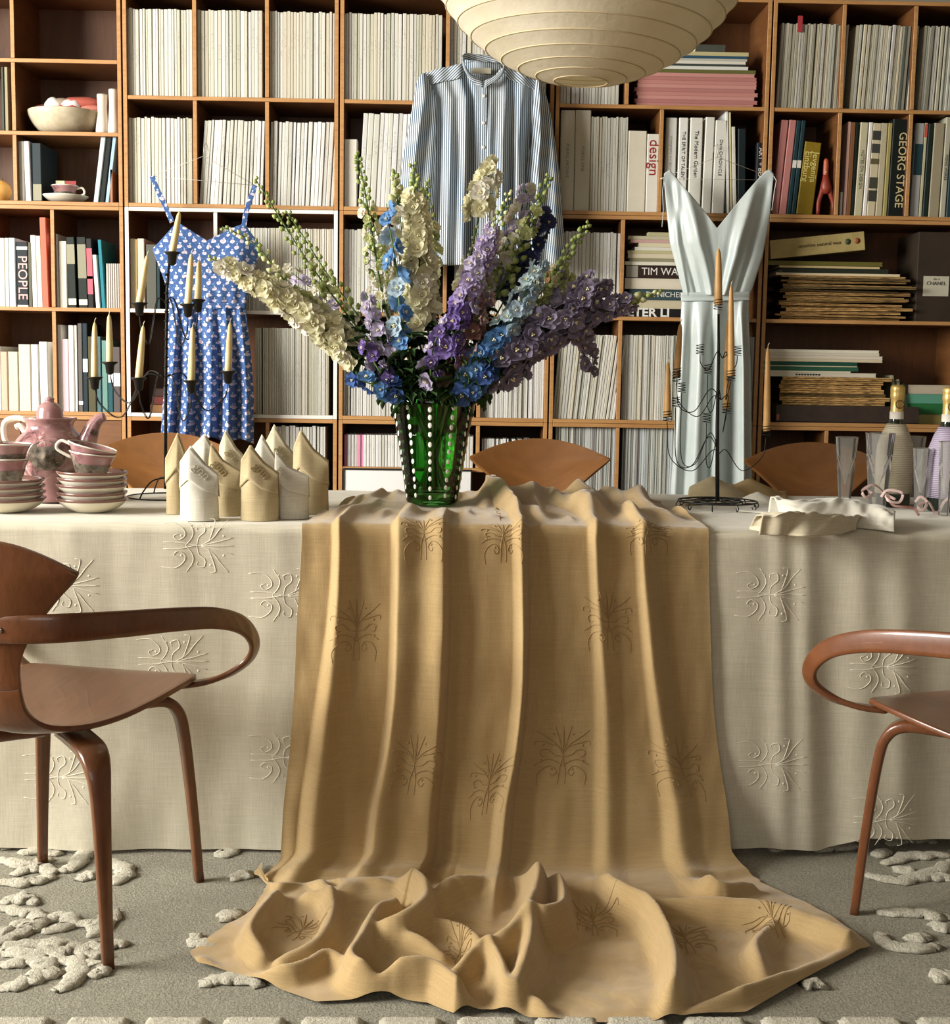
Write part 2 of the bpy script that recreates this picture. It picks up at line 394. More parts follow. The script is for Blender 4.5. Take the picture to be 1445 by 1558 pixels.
cell(302, 402, R2, H - .004, 'cream magazine|leaning between the two straps of the blue dress', g, WHITE, lean=(.075, .03), gap=.3)
cell(409, 510, R2, H - .006, 'white magazine|leaning right of the right blue dress strap', g, WHITE, lean=(.02, .06), gap=.35)
cell(522, 672, R1, H, 'cream magazine|topmost, above the left shoulder of the shirt', g, CREAM)
cell(682, 832, R1, H, 'cream magazine|topmost, between the shirt and the paper lantern', g, CREAM)
single(523, 543, 212, 313, R2, (228, 224, 212), 'short white book standing at the left of tall white ones beside the shirt')
cell(545, 672, R2, .335, 'tall white volume|behind the left sleeve of the striped shirt', g, WHITE, .014, .024, lean=(.05, .02))
cell(682, 832, R2, .30, 'white volume|behind the front of the striped shirt', g, WHITE, .016, .026)
cell(851, 945, R1, H, 'white magazine|under the lantern beside the pink folders', g, WHITE)
g2 = 'pale journals in the top right bookcase'
cell(1180, 1284, R1, .30, 'greyish journal|at the top, above the two dusty pink books', g2, GREY, .006, .013, lean=(.035, .03))
cell(1292, 1388, R1, .30, 'greyish journal|at the top, above the GEORG STAGE book', g2, GREY + [(60, 74, 66), (84, 92, 84)], .006, .013, lean=(.05, .045))
cell(1396, 1500, R1, .30, 'greyish journal|at the top, in the compartment cut by the edge', g2, GREY, .006, .013, lean=(.04, .03))
g3 = 'thin record sleeves in the middle bookcases'
rec = dict(name='record_sleeve', cat='record', hv=.001, tmin=.004, tmax=.0095, gap=.02)
cell(332, 511, R3, .30, 'thin pale sleeve|beside the bodice in the white bookcase', g3, CREAM, **rec)
cell(388, 500, R4, .318, 'thin cream record sleeve|beside the blue floral skirt', g3, CREAM, **rec)
cell(519, 620, R4, .318, 'thin cream record sleeve|left above the green vase', g3, WHITE, **rec)
cell(730, 831, R4, .318, 'thin cream record sleeve|right above the green vase', g3, WHITE, **rec)
cell(628, 721, R4, .316, 'thin pale record sleeve|directly behind the delphiniums', g3, WHITE, **rec)
cell(840, 936, R4, .312, 'leaning cream record sleeve|above the middle chair', g3, CREAM, lean=(.07, .13), **{**rec, 'tmin': .007, 'tmax': .012})
cell(945, 1160, R4, .313, 'thin cream record sleeve|behind the satin skirt', g3, CREAM, **rec)
cell(522, 660, R3, .30, 'pale magazine|in the middle row behind the cream delphiniums', g, WHITE)
cell(690, 832, R3, .30, 'pale magazine|in the middle row behind the violet delphiniums', g, CREAM)
cell(848, 942, R3, .305, 'white magazine|beside the flat book pile, right of the bouquet', g, WHITE, lean=(0, 0))
g4 = 'upright volumes in the lowest visible row'
cell(420, 495, R5 + .012, .325, 'white volume|low behind the pointed napkins', g4, WHITE)
cell(523, 600, zs(600, 711), .118, 'small paperback|in the low row left of the vase', g4, WHITE + [(226, 150, 180)], .009, .014, name='paperback', cat='book', dep=.11, hv=.0)
cell(600, 720, zs(600, 711), .118, 'small paperback|in the low row right behind the vase', g4, WHITE, .009, .014, name='paperback', cat='book', dep=.11, hv=.001)
cell(732, 830, zs(600, 711), .11, 'small black-and-white paperback|above the middle chair back', g4, WHITE + [(40, 38, 36), (90, 86, 80)], .006, .01, name='paperback', cat='book', dep=.11, hv=.001)
LPC = [(206, 210, 204), (190, 200, 204), (214, 212, 196), (176, 182, 172), (222, 218, 206), (160, 156, 150)]
cell(842, 936, R5 + .012, .338, 'worn record sleeve|lowest, right of the middle chair', g4, LPC, **rec)
cell(944, 1040, R5 + .012, .338, 'worn record sleeve|lowest, left of the satin skirt', g4, LPC, **rec)
cell(1050, 1150, R5 + .012, .338, 'worn record sleeve|lowest, behind the satin skirt', g4, LPC, **rec)
# red label strip on one journal
# books of the left bookcase
zz = R3
L = lambda *a, **k: single(*a, **k)
L(-14, 9, 362, 467, R3, (228, 214, 200), 'cream book with a small dark dot at the left edge of the middle row')
L(9, 15, 362, 467, R3, (206, 220, 214), 'thin pale green book left of the PEOPLE book')
L(15, 25, 362, 467, R3, (214, 224, 232), 'pale blue-white book directly left of the PEOPLE book')
L(26, 44, 368, 467, R3, (28, 34, 40), 'dark book lettered PEOPLE down its spine', text='PEOPLE', tcol=(224, 176, 170), tsz=.048, tpos=.45, stripes=((.0, .03, (200, 200, 190)), (.88, .93, (200, 200, 190))))
L(44, 50, 369, 467, R3, (96, 94, 76), 'thin olive book right of the PEOPLE book')
L(50, 58, 358, 468, R3, (236, 236, 234), 'narrow white book between the PEOPLE book and the coral one', lean=-.02)
L(58, 66, 359, 468, R3, (214, 206, 192), 'narrow beige book leaning on the tall coral book', lean=-.02)
L(65, 75, 331, 468, R3, (226, 112, 88), 'tall coral red book beside the wooden divider', lean=-.02)
L(82, 90, 356, 468, R3, (238, 238, 240), 'white book just right of the divider beside the coral book', lean=-.01)
L(90, 103, 367, 468, R3, (222, 216, 200), 'thick cream book left of the two boxed black books')
L(104, 117, 361, 468, R3, (26, 36, 28), 'left of two matching black books with pale lettering', lean=-.02, stripes=((.62, .9, (150, 146, 120)), (.04, .13, (206, 204, 190))))
L(120, 134, 361, 468, R3, (26, 36, 28), 'right of two matching black books with pale lettering', lean=-.02, stripes=((.42, .9, (140, 136, 112)), (.04, .12, (206, 204, 190))))
L(134, 143, 363, 468, R3, (34, 30, 28), 'black book with a long pink spine band', lean=-.02, stripes=((.2, .86, (214, 92, 106)), (.42, .46, (236, 230, 226))))
L(146, 153, 388, 468, R3, (232, 228, 214), 'short narrow cream book left of the turquoise one', lean=-.06)
L(155, 161, 365, 468, R3, (38, 130, 146), 'thin turquoise book leaning in the left bookcase', lean=-.05)
for k in range(7): L(162 + k * 3.3, 165 + k * 3.3, 401, 467, R3, (206 - 6 * (k % 3), 200 - 6 * (k % 3), 186), ordl(k + 1) + ' small grey-beige booklet counted rightwards from the turquoise book', group='small booklets', name='booklet', dep=.15)
q = R4
L(-8, 3, 527, 626, q, (232, 230, 226), 'white book cut off by the left edge, lowest book row')
L(3, 13, 535, 626, q, (214, 178, 154), 'pinkish worn book above the teapot handle')
L(14, 29, 535, 626, q, (214, 208, 180), 'cream aged book above the left of the teapot lid')
L(30, 48, 524, 626, q, (218, 212, 188), 'thick cream aged book above the teapot lid')
L(49, 60, 524, 626, q, (230, 228, 226), 'white book right of the thick aged one above the teapot lid')
L(62, 75, 520, 626, q, (228, 224, 214), 'cream book leaning near the divider behind the teapot knob', lean=-.01)
L(84, 96, 494, 628, q, (238, 236, 232), 'tall white book right of the divider above the teapot')
L(96, 106, 516, 628, q, (232, 196, 204), 'pale pink book above the teapot spout')
L(106, 114, 495, 628, q, (236, 232, 222), 'tall cream book between the pink and dark grey books')
L(115, 119, 495, 628, q, (226, 222, 216), 'thin white book beside the tall dark grey one')
L(120, 127, 492, 628, q, (98, 92, 88), 'dark grey book with a small white dot near its foot', stripes=((.08, .12, (236, 236, 230)),))
L(127, 135, 492, 628, q, (26, 44, 52), 'dark navy book with a white patch on its spine', stripes=((.45, .6, (226, 228, 230)),))
L(135, 147, 512, 628, q, (84, 80, 52), 'olive brown patterned book behind the left candle')
L(148, 155, 512, 628, q, (78, 112, 120), 'blue-grey book between the two left candles')
L(156, 165, 518, 628, q, (110, 148, 138), 'sea green book behind the tallest left candle')
L(165, 173, 520, 628, q, (34, 84, 92), 'dark teal book with white marks right of the tall candle', stripes=((.42, .58, (220, 226, 228)),))
L(173, 184, 528, 628, q, (92, 84, 82), 'grey book with white patch at the end of the row', stripes=((.4, .6, (228, 228, 228)),))
# books in the white bookcase behind the blue dress
L(197, 206, 363, 472, R3, (226, 218, 190), 'cream book at the left of the white bookcase')
L(206, 210, 364, 472, R3, (206, 176, 120), 'thin tan book between two pale books in the white bookcase')
L(210, 221, 363, 472, R3, (236, 206, 190), 'pale peach book left of the blue dress')
L(223, 239, 372, 472, R3, (94, 94, 84), 'thick dark grey book behind the left candle of the iron candelabrum')
L(239, 244, 380, 472, R3, (34, 60, 64), 'thin dark teal book beside the blue dress bodice')
for k, (c, lb) in enumerate([((110, 44, 36), 'dark red book lying flat behind the candelabrum post'), ((146, 104, 60), 'brown book lying flat at the foot of the white bookcase'), ((60, 36, 28), 'blackish brown book topmost of the flat pile behind the candelabrum')]):
    a = [(1, 2), (0, 1), (2, 3)][k][0]; zb = R4 + a * .03
    stackitem(222 + a * 3, 262 - a * 2, 0, 0, c, lb, 'book', 'book', zb=zb, zt=zb + .029, dep=.2, rec=.06)
# the tall twin volumes and neighbours, right of the shirt
L(850, 872, 167.5, 321, R2, (222, 216, 198), 'left of two tall pale boxed volumes with grey lettering right of the shirt', text='PURPLE ARCHIVE', tcol=(150, 144, 130), tsz=.016, tpos=.5)
L(872.5, 896, 167.5, 321, R2, (220, 214, 196), 'right of two tall pale boxed volumes with grey lettering right of the shirt', text='PURPLE ONE', tcol=(150, 144, 130), tsz=.016, tpos=.52)
fill(896.5, 953, R2, .338, 'thin pale book|packed left of the plump cream book', 'thin pale books', CREAM, .006, .012, name='book', cat='book')
L(953, 981, 199, 322, R2, (226, 218, 198), 'plump cream book left of the design book')
L(981.5, 1002, 204, 323, R2, (230, 226, 214), 'cream book lettered design in red', text='design', tcol=(150, 40, 40), tsz=.052, tpos=.7)
wb = 'white-jacketed book with %s above the satin dress'
L(1009, 1026, 179, 324, R2, (230, 228, 220), wb % 'faint grey lettering', text='photography and fashion', tcol=(176, 172, 160), tsz=.013, tpos=.62)
L(1029, 1043, 179, 324, R2, (234, 232, 226), wb % 'bold black lettering', text='THE SPIRIT OF TALENT', tcol=(40, 40, 40), tsz=.017, tpos=.6)
L(1046, 1065, 179, 324, R2, (228, 226, 216), wb % 'slanted black lettering', text='The Modern Garden', tcol=(50, 50, 50), tsz=.02, tpos=.62)
L(1067, 1081, 178, 324, R2, (224, 222, 212), wb % 'almost no lettering', lean=.015)
L(1082.5, 1101, 183, 324, R2, (228, 226, 216), wb % 'thin dark lettering and a ribbon loop', lean=.012, text='Diana CHRONICLE', tcol=(90, 88, 84), tsz=.016, tpos=.6)
L(1106, 1110, 169, 324, R2, (236, 236, 230), 'tall thin white book leaning left above the satin neckline', lean=-.05)
L(1111, 1114, 171, 324, R2, (214, 206, 160), 'thin yellowish book leaning beside the tall thin white one', lean=-.05)
L(1115, 1121, 193, 324, R2, (222, 218, 206), 'thin cream booklet leaning at the end of the white-jacketed books', lean=-.055)
L(1122, 1134, 196, 324, R2, (20, 34, 36), 'black book leaning behind the satin neckline', lean=-.03)
L(1148, 1160, 217, 325, R2, (30, 32, 36), 'dark book with white and red lettering at the satin strap', text='ART + BEAUTY', tcol=(220, 214, 196), tsz=.024, tpos=.62)
# right bookcase
L(1173, 1184, 182, 325, R2, (184, 122, 116), 'left of two dusty pink books leaning beside the satin strap', lean=.075, group=None)
L(1185, 1196, 182, 325, R2, (186, 124, 118), 'right of two dusty pink books leaning beside the satin strap', lean=.075)
for k in range(2): L(1196.5 + 7 * k, 1203 + 7 * k, 183, 325, R2, (28, 56, 62), ['left', 'right'][k] + ' of two dark teal notebooks left of the mustard book', lean=.075, stripes=((.5, .58, (220, 214, 200)),))
L(1211, 1236, 215, 324, R2, (136, 112, 26), 'mustard book with pale lettering leaning beside the red wooden figure', lean=.09, text='Jevgenija|Einzburg', tcol=(214, 200, 120), tsz=.032, tpos=.66)
L(1277, 1281, 292, 325, R2, (230, 226, 220), 'small white booklet at the divider right of the red wooden figure')
L(1282, 1287, 185, 325, R2, (226, 180, 164), 'thin pale pink book left of the patterned brown spine', lean=.015)
L(1287, 1294, 186, 325, R2, (136, 92, 56), 'brown patterned book left of the thin black one', lean=.015)
L(1294.5, 1298.5, 186, 325, R2, (22, 36, 32), 'thin black book right of the brown patterned spine', lean=.015)
L(1299, 1311, 186, 325, R2, (198, 190, 158), 'cream book with sketchy grey spine lettering', lean=.03, text='NOTES ON DESIGN', tcol=(90, 88, 76), tsz=.016)
L(1312, 1318, 186, 325, R2, (236, 232, 226), 'bright white narrow book left of the spotted spine', lean=.03)
L(1318, 1331, 187, 325, R2, (206, 194, 162), 'pale book with dark blurred spots down its spine', lean=.03, stripes=((.82, .92, (52, 54, 50)), (.68, .78, (60, 60, 54)), (.56, .62, (96, 84, 56)), (.3, .42, (64, 62, 48)), (.16, .28, (54, 54, 48))))
L(1331.5, 1342, 187, 325, R2, (190, 180, 150), 'plain beige book left of the black lettered book', lean=.02)
L(1342.5, 1349, 187, 325, R2, (168, 156, 96), 'thin olive book touching the black lettered book', lean=.02)
L(1349.5, 1381, 181, 326, R2, (16, 24, 20), 'large black book lettered GEORG STAGE', lean=.02, text='GEORG STAGE', tcol=(206, 190, 140), tsz=.041, tpos=.48, dep=.22)
L(1384, 1397, 187, 326, R2, (186, 188, 186), 'pale grey book with a dark blue spine block', lean=.02, stripes=((.45, .78, (30, 66, 74)),))
L(1397.5, 1402, 187, 326, R2, (200, 196, 160), 'thin cream book with a red top', lean=.02, stripes=((.85, .99, (196, 76, 66)),))
L(1403, 1411, 188, 326, R2, (24, 40, 34), 'dark green narrow book at the right end of the row', lean=.02)
L(1412, 1428, 187, 326, R2, (160, 150, 124), 'thick taupe book in the right end compartment', lean=.02)
L(1429, 1438, 178, 326, R2, (184, 180, 158), 'pale taupe book with small black lettering at the photo edge', lean=.02, text='MONO WORKS', tcol=(40, 40, 36), tsz=.013)
L(1439, 1452, 187, 326, R2, (36, 62, 70), 'dark blue book cut by the right photo edge', lean=.02)
# pink folders and magazines lying under the lantern
for k in range(9):
    j = rng.uniform(-3, 3); j2 = rng.uniform(-4, 4)
    stackitem(967 + j, 1150 + j2, 161 - (k + 1) * 5.6, 161 - k * 5.6, [(196, 136, 128), (184, 124, 118), (204, 146, 138)][k % 3], ordl(k + 1) + ' from the bottom of the dusty pink folders right of the paper lantern', 'folder', 'folder', group='pink folders', zb=R1 + k * .0135, zt=R1 + (k + 1) * .0135)
z = R1 + 9 * .0135
for k, (a, b, th, c, lb) in enumerate([(985, 1154, .013, (104, 104, 56), 'olive green book lying on top of the pink folders'), (1010, 1142, .012, (222, 222, 214), 'white spiral-bound pad on the olive book'), (1018, 1138, .008, (60, 70, 66), 'dark thin magazine on the spiral-bound pad'), (1022, 1138, .011, (226, 222, 208), 'white magazine below the blue one near the lantern'), (1034, 1140, .008, (190, 190, 176), 'grey thin magazine under the blue one near the lantern'), (1036, 1140, .01, (48, 84, 106), 'blue magazine lying high in the pile by the lantern'), (1044, 1142, .014, (198, 188, 142), 'yellowish magazine topping the pile by the lantern'), (1060, 1106, .026, (78, 80, 72), 'small grey box on top of the pile by the lantern')]):
    stackitem(a, b, 0, 0, c, lb, zb=z, zt=z + th, dep=.2); z += th
# flat pile left of the satin dress
z = R3
for (a, b, th, c, lb, tx) in [(955, 1062, .032, (22, 22, 22), 'black book lettered PETER L at the foot of the flat pile', 'PETER LINDBERG'), (968, 1062, .031, (206, 194, 164), 'cream book lying on the PETER L book', None), (970, 1062, .040, (58, 78, 82), 'blue-grey lettered book in the flat pile left of the satin dress', 'DE NICHELSON'), (962, 1062, .040, (226, 216, 194), 'thick cream book under the TIM book', None), (963, 1062, .047, (52, 36, 30), 'dark book lettered TIM WA with a grey spine end', 'TIM WALKER'), (961, 1060, .013, (230, 226, 208), 'white thin book directly on the TIM book', None), (968, 1060, .012, (150, 144, 112), 'olive thin magazine in the flat pile', None), (966, 1058, .018, (218, 206, 178), 'cream magazine in the middle of the flat pile', None), (965, 1058, .010, (194, 186, 140), 'yellowish thin magazine in the flat pile', None), (976, 1058, .013, (226, 222, 206), 'white magazine in the upper flat pile', None), (982, 1056, .015, (222, 212, 178), 'pale yellow magazine in the upper flat pile', None), (969, 1056, .012, (206, 166, 160), 'pale pink magazine in the upper flat pile', None), (965, 1056, .013, (196, 188, 158), 'taupe magazine near the top of the flat pile', None), (996, 1056, .014, (190, 182, 142), 'short olive booklet topping the flat pile left of the satin dress', None)]:
    o = stackitem(a, b, 0, 0, c, lb, 'book' if th > .02 else 'magazine', 'book' if th > .02 else 'magazine', zb=z, zt=z + th, dep=.22)
    if tx:
        p = at(a, 545 - (z - CH) * 410, YS + .03)
        sc = {'P': (.034, 1.15), 'D': (.022, 1), 'T': (.03, 1)}[tx[0]]; off = {'P': .004, 'D': .06, 'T': .058}[tx[0]]
        l = bpy.data.objects.new('lettering', textmesh(tx[:{'P': 8, 'D': 12, 'T': 6}[tx[0]]], sc[0] * 1.25, flat((230, 226, 216)), .0004, 'LEFT', .0012 if tx[0] == 'P' else 0)); C.objects.link(l); l.parent = o; l.matrix_parent_inverse = Matrix.Diagonal((1 / o.scale[0], 1 / o.scale[1], 1 / o.scale[2], 1))
        l.location = (off, -.001, th * .5); l.rotation_euler = (PI / 2, 0, 0); l.scale = (sc[1], 1, 1)
        if tx[0] == 'T':
            bb = MB().box((.002, -.0012, .002), (.045, .001, th - .003)).build('spine_band', flat((160, 154, 140)), o); bb.matrix_parent_inverse = l.matrix_parent_inverse.copy()
    z += th
# old newspapers, right bookcase
m_news = NT('newsprint'); _v = m_news.coord('Object', (6, 6, 6)); m_news.col(m_news.mix(1.0, m_news.ramp(m_news.noise(m_news.coord('Object', (5, 5, 2)), 2, 5, .7), [(.35, (232, 196, 136)), (.5, (196, 156, 96)), (.6, (110, 90, 56)), (.72, (56, 48, 34))]), m_news.node('ShaderNodeObjectInfo').outputs['Color'], 'MULTIPLY')).set(rough=.9); m_news = m_news.m
def newsmesh(seed):
    r = random.Random(seed); N = 14; mb = MB()
    for s in range(2):
        base = s * .5
        e = [r.uniform(-.02, .02) for _ in range(N + 1)]
        mb.grid(lambda a, b: Vector((a + (.012 if b > .5 else 0) * (1 if a < .5 else -1), (0, 0, .5, 1)[min(3, int(b * 3 + .01))] * .0 + [0, -.01, -.01, 0, 1][min(4, int(b * 4 + .01))] + .01 * e[int(a * N)], base + [.0, .08, .42, .5, .5][min(4, int(b * 4 + .01))] + e[int(a * N)] * 2)), N, 4)
    return mb.mesh('newspaper', [m_news])
NEWS = [newsmesh(k) for k in range(4)]
def news(u0, u1, zb, th, label, col=None, rec=.03, tilt=0, yaw=0):
    Y = YS + rec; vv = 545 - (zb - CH) * 410; a = at(u0, vv, Y).x; b = at(u1, vv, Y).x
    o = obj('newspaper', NEWS[rng.randrange(4)], None, (a, Y + rng.uniform(-.012, .012), zb), (0, -tilt, yaw), (b - a, .24, th), rng.choice([(255, 250, 240), (220, 214, 196), (150, 150, 136), (245, 236, 220)])); news.n = getattr(news, 'n', 0) + 1; tag(o, ordl(news.n if news.n < 20 else news.n - 19) + ' from bottom, ' + label, 'newspaper', 'yellowed newspapers on the right shelves')
z = R3
for k in range(19):
    th = rng.uniform(.006, .0125); j = rng.uniform(-10, 8); j2 = rng.uniform(-16, 10)
    news(1186 + j + (k < 3) * -6 + k * .6, 1380 + j2, z, th, 'yellowed newspaper in the tall pile on the upper shelf', yaw=rng.uniform(-.05, .05), tilt=rng.uniform(-.012, .012)); z += th
stackitem(1196, 1390, 0, 0, (230, 212, 176), 'white folded broadsheet on the tall newspaper pile', 'newspaper', 'newspaper', zb=z, zt=z + .009); z += .009
stackitem(1206, 1372, 0, 0, (40, 46, 36), 'dark flat book on the tall newspaper pile', 'book', 'book', zb=z, zt=z + .018); z += .018
stackitem(1201, 1358, 0, 0, (206, 184, 136), 'cream flat book on the dark one over the newspapers', 'book', 'book', zb=z, zt=z + .008); z += .008
stackitem(1176, 1362, 0, 0, (106, 100, 44), 'olive spotted book over the newspapers', 'book', 'book', zb=z + .001, zt=z + .017); z += .022
# slanting cream box of wax
t = thing('box', 'long cream cardboard box with two round emblems slanting over the newspapers', 'box', (at(1174, 385, YS + .02).x, YS + .03, z), 0, local=True)
t.rotation_euler = (0, -.112, 0)
bw = at(1320, 360, YS).x - at(1174, 385, YS).x
MB().box((0, 0, 0), (bw, .12, .068)).build('carton', plain('carton', (182, 162, 104), .8, (168, 148, 92), 20), t, bevel=.002)
lettering('sensitive natural wax', .019, flat((90, 80, 46)), t, (bw * .52, -.001, .036), RT_UP, off=False)
for k, c in enumerate([(66, 78, 48), (150, 82, 50)]):
    MB().lathe([(0, 0), (.011, 0), (.011, .001), (0, .001)], 20, M=Matrix.Rotation(PI / 2, 3, 'X')).build('emblem', flat(c), t).location = (bw * (.82 + .1 * k), 0, .036)
# dark folder cabinet with white label at right edge
x0 = at(1396, 420, YS + .03).x
t = thing('storage_box', 'dark brown storage box with a white label at the right end of the newspaper shelf', 'box', (x0 + .1, YS + .13, R3))
m_dbox = plain('dark_box', (52, 38, 22), .7, (44, 32, 18), 9)
MB().box((x0, YS + .04, R3), (min(x0 + .3, GX + 4 * UW - T - .006), YS + .27, R3 + .33)).build('box_body', m_dbox, t, bevel=.003)
a = at(1405, 420, YS + .04); b = at(1442, 451, YS + .04)
MB().box((a.x, YS + .038, b.z), (b.x, YS + .0405, a.z)).build('paper_label', flat((196, 190, 168)), t)
lettering('CHANEL', .019, flat((60, 58, 52)), t, ((a.x + b.x) / 2, YS + .0375, a.z - .027), RT_UP)
lettering('No 5', .011, flat((110, 106, 96)), t, ((a.x + b.x) / 2, YS + .0375, a.z - .011), RT_UP)
# lower right shelf: tray with newspapers, green books, white journals
tr = thing('tray', 'dark brown shallow tray holding old newspapers on the right shelf', 'tray', (at(1280, 640, YS).x, YS + .13, R4))
ta, tb = at(1180, 640, YS + .005).x, at(1397, 640, YS + .005).x; m_tray = plain('tray_leatherette', (58, 44, 34), .6, (48, 36, 28), 30)
for aa, bb in (((ta, YS + .005, R4 + .001), (tb, YS + .012, R4 + .064)), ((ta, YS + .24, R4 + .001), (tb, YS + .247, R4 + .064)), ((ta, YS + .012, R4 + .001), (ta + .007, YS + .24, R4 + .064)), ((tb - .007, YS + .012, R4 + .001), (tb, YS + .24, R4 + .064))):
    MB().box(aa, bb).build('tray_wall', m_tray, tr, bevel=.001)
MB().box((ta, YS + .005, R4), (tb, YS + .247, R4 + .004)).build('tray_floor', m_tray, tr)
MB().box((ta + .002, YS + .0035, R4 + .008), (ta + .012, YS + .006, R4 + .03)).build('red_tag', flat((170, 92, 72)), tr)
z = R4 + .005
for k in range(11):
    th = rng.uniform(.013, .017); j = rng.uniform(-2, 4)
    news(1186 + j, 1352 + rng.uniform(-14, 8), z, th, 'yellowed newspaper lying in the shallow brown tray', rec=.03, yaw=rng.uniform(-.02, .02)); z += th
for (a, b, th, c, lb) in [(1192, 1360, .016, (214, 206, 186), 'white device-like flat case with small black buttons above the tray'), (1178, 1320, .006, (226, 218, 190), 'thin cream magazine under the green books'), (1182, 1332, .016, (44, 92, 70), 'lower of two green books above the tray'), (1183, 1330, .003, (220, 206, 170), 'pale thin sheet between the two green books'), (1181, 1330, .015, (30, 78, 62), 'upper of two green books above the tray'), (1178, 1369, .011, (216, 202, 170), 'lowest of four white journals on the green books'), (1174, 1369, .012, (226, 214, 196), 'second lowest of four white journals on the green books'), (1171, 1364, .010, (222, 212, 190), 'third of four white journals on the green books'), (1169, 1363, .012, (232, 224, 204), 'topmost of four white journals on the green books')]:
    o = stackitem(a, b, 0, 0, c, lb, 'book' if 'book' in lb else 'journal', 'book' if 'book' in lb else 'journal', zb=z, zt=z + th)
    if 'buttons' in lb:
        mi = Matrix.Diagonal((1 / o.scale[0], 1 / o.scale[1], 1 / o.scale[2], 1))
        for k in range(9):
            bt = MB().box((.1 + k * .0105, -.0012, .005), (.107 + k * .0105, .001, .011)).build('button', flat((30, 32, 26)), o); bt.matrix_parent_inverse = mi
    z += th
for k in range(3): L(1366 + 7 * k, 1371 + 7 * k, 572 + k * 6, 638, R4, [(150, 150, 120), (180, 178, 150), (60, 70, 52)][k], ['thin olive sleeve', 'thin grey ribbed sleeve', 'thin dark green sleeve'][k] + ' leaning against the end of the tray', lean=-.2 + k * .01, name='sleeve', rec=.05)
z = R4
for (a, b, th, c, lb) in [(1399, 1480, .036, (160, 148, 92), 'olive box at the foot of the pile behind the right bottle'), (1407, 1480, .04, (40, 110, 60), 'green box behind the right champagne bottle'), (1406, 1480, .036, (96, 160, 134), 'mint green box behind the right champagne bottle'), (1411, 1480, .034, (200, 186, 164), 'beige box topping the pile behind the right bottle')]:
    stackitem(a, b, 0, 0, c, lb, 'box', 'box', zb=z, zt=z + th, dep=.16, rec=.06); z += th
# leaning framed print, low shelf
fa, fb = at(524, 712, YS - .012), at(716, 712, YS - .012)
t = thing('framed_print', 'white print in a thin black frame leaning on the low shelves behind the vase', 'picture', ((fa.x + fb.x) / 2, YS - .012, 0))
MB().box((fa.x, YS - .014, .006), (fb.x, YS - .006, fa.z - .006)).build('print', flat((236, 234, 230)), t)
m_black = plain('black_frame', (22, 20, 18), .5)
for aa, bb in (((fa.x - .005, YS - .018, fa.z - .006), (fb.x + .005, YS - .003, fa.z)), ((fa.x - .005, YS - .018, .006), (fa.x, YS - .003, fa.z - .006)), ((fb.x, YS - .018, .006), (fb.x + .005, YS - .003, fa.z - .006)), ((fa.x - .005, YS - .018, 0), (fb.x + .005, YS - .003, .006))):
    MB().box(aa, bb).build('frame_bar', m_black, t)
a = at(1214, 24, YS + .018); b = at(1220, 49, YS + .018)
tag(MB().box((a.x, YS + .0165, b.z), (b.x, YS + .0195, a.z)).build('paper_tag', flat((168, 50, 56))), 'red paper tag on a journal spine in the top right bookcase', 'tag')
# ------------------------------------------------------------------ table, white cloth
import numpy as np
TY0, TS, TD, TZ = 2.9686, .0207, .90, .75
def tf(x, d=0.0): return TY0 + TS * x + d
t = thing('dining_table', 'long dining table hidden under the white embroidered cloth', 'table', (0, tf(0, .45), 0))
m_tab = wood('table_wood', (120, 78, 44), (96, 60, 32))
MB().add([(-1.62, tf(-1.62, .02), .71), (1.82, tf(1.82, .02), .71), (1.82, tf(1.82, TD - .02), .71), (-1.62, tf(-1.62, TD - .02), .71), (-1.62, tf(-1.62, .02), .742), (1.82, tf(1.82, .02), .742), (1.82, tf(1.82, TD - .02), .742), (-1.62, tf(-1.62, TD - .02), .742)], [(3, 2, 1, 0), (4, 5, 6, 7), (0, 1, 5, 4), (1, 2, 6, 5), (2, 3, 7, 6), (3, 0, 4, 7)], smooth=False).build('tabletop', m_tab, t)
for x in (-1.5, 1.7):
    for d in (.12, .78): MB().box((x - .03, tf(x, d) - .03, 0), (x + .03, tf(x, d) + .03, .71)).build('leg', m_tab, t)
def nz(x, y, z=0): return noise.noise(Vector((x, y, z)))
FC = [(-.62, .03, .004), (-.40, .05, .006), (.74, .02, .016), (.80, .025, .022), (.93, .04, .018), (1.02, .035, .02), (.62, .05, .010), (.69, .05, .012), (-.30, .03, .004), (-.85, .05, .008)]
def cloth_front(x, dr):                              # point on the hanging front, dr = drop below the edge
    f = dr / .73
    y = 0
    for c, w_, a in FC: y += a * (.35 + .9 * f) * math.exp(-((x - c - .03 * f) / (w_ * (1 + .7 * f))) ** 2)
    y += .006 * f * nz(x * 5, f * 1.2, 3) + .0016 * nz(x * 22, f * 5) + .02 * sm((f - .75) * 4) * nz(x * 4.2, 9)
    return Vector((x, tf(x) - .004 - .006 * f - y, TZ - dr))
HEM = [(-1.7, .738), (-.4, .742), (.2, .744), (.6, .732), (.75, .728), (.86, .735), (.90, .725), (.96, .705), (1.03, .705), (1.1, .715), (1.9, .725)]
def cloth_pt(a, b):
    x = lerp(-1.66, 1.86, a); k = b * 4
    if k < .5: return Vector((x, tf(x, TD + .004), TZ - .012 - .25 * (1 - k / .5)))
    if k < 1.5:
        d = TD * (1 - (k - .5)); e = min(1, min(d, TD - d) / .02)
        return Vector((x, tf(x, d), TZ - .006 * (1 - e) ** 2 + .0012 * nz(x * 9, d * 9, 1) * e + .0005))
    return cloth_front(x, .006 + (k - 1.5) / 2.5 * (pl(HEM, x) - .006))
m_cloth = linen('white_linen', (211, 202, 177), (220, 211, 187), 3, 700, bs=.3)
m_embw = plain('white_embroidery', (228, 221, 200), .8, b=.5, bs=900)
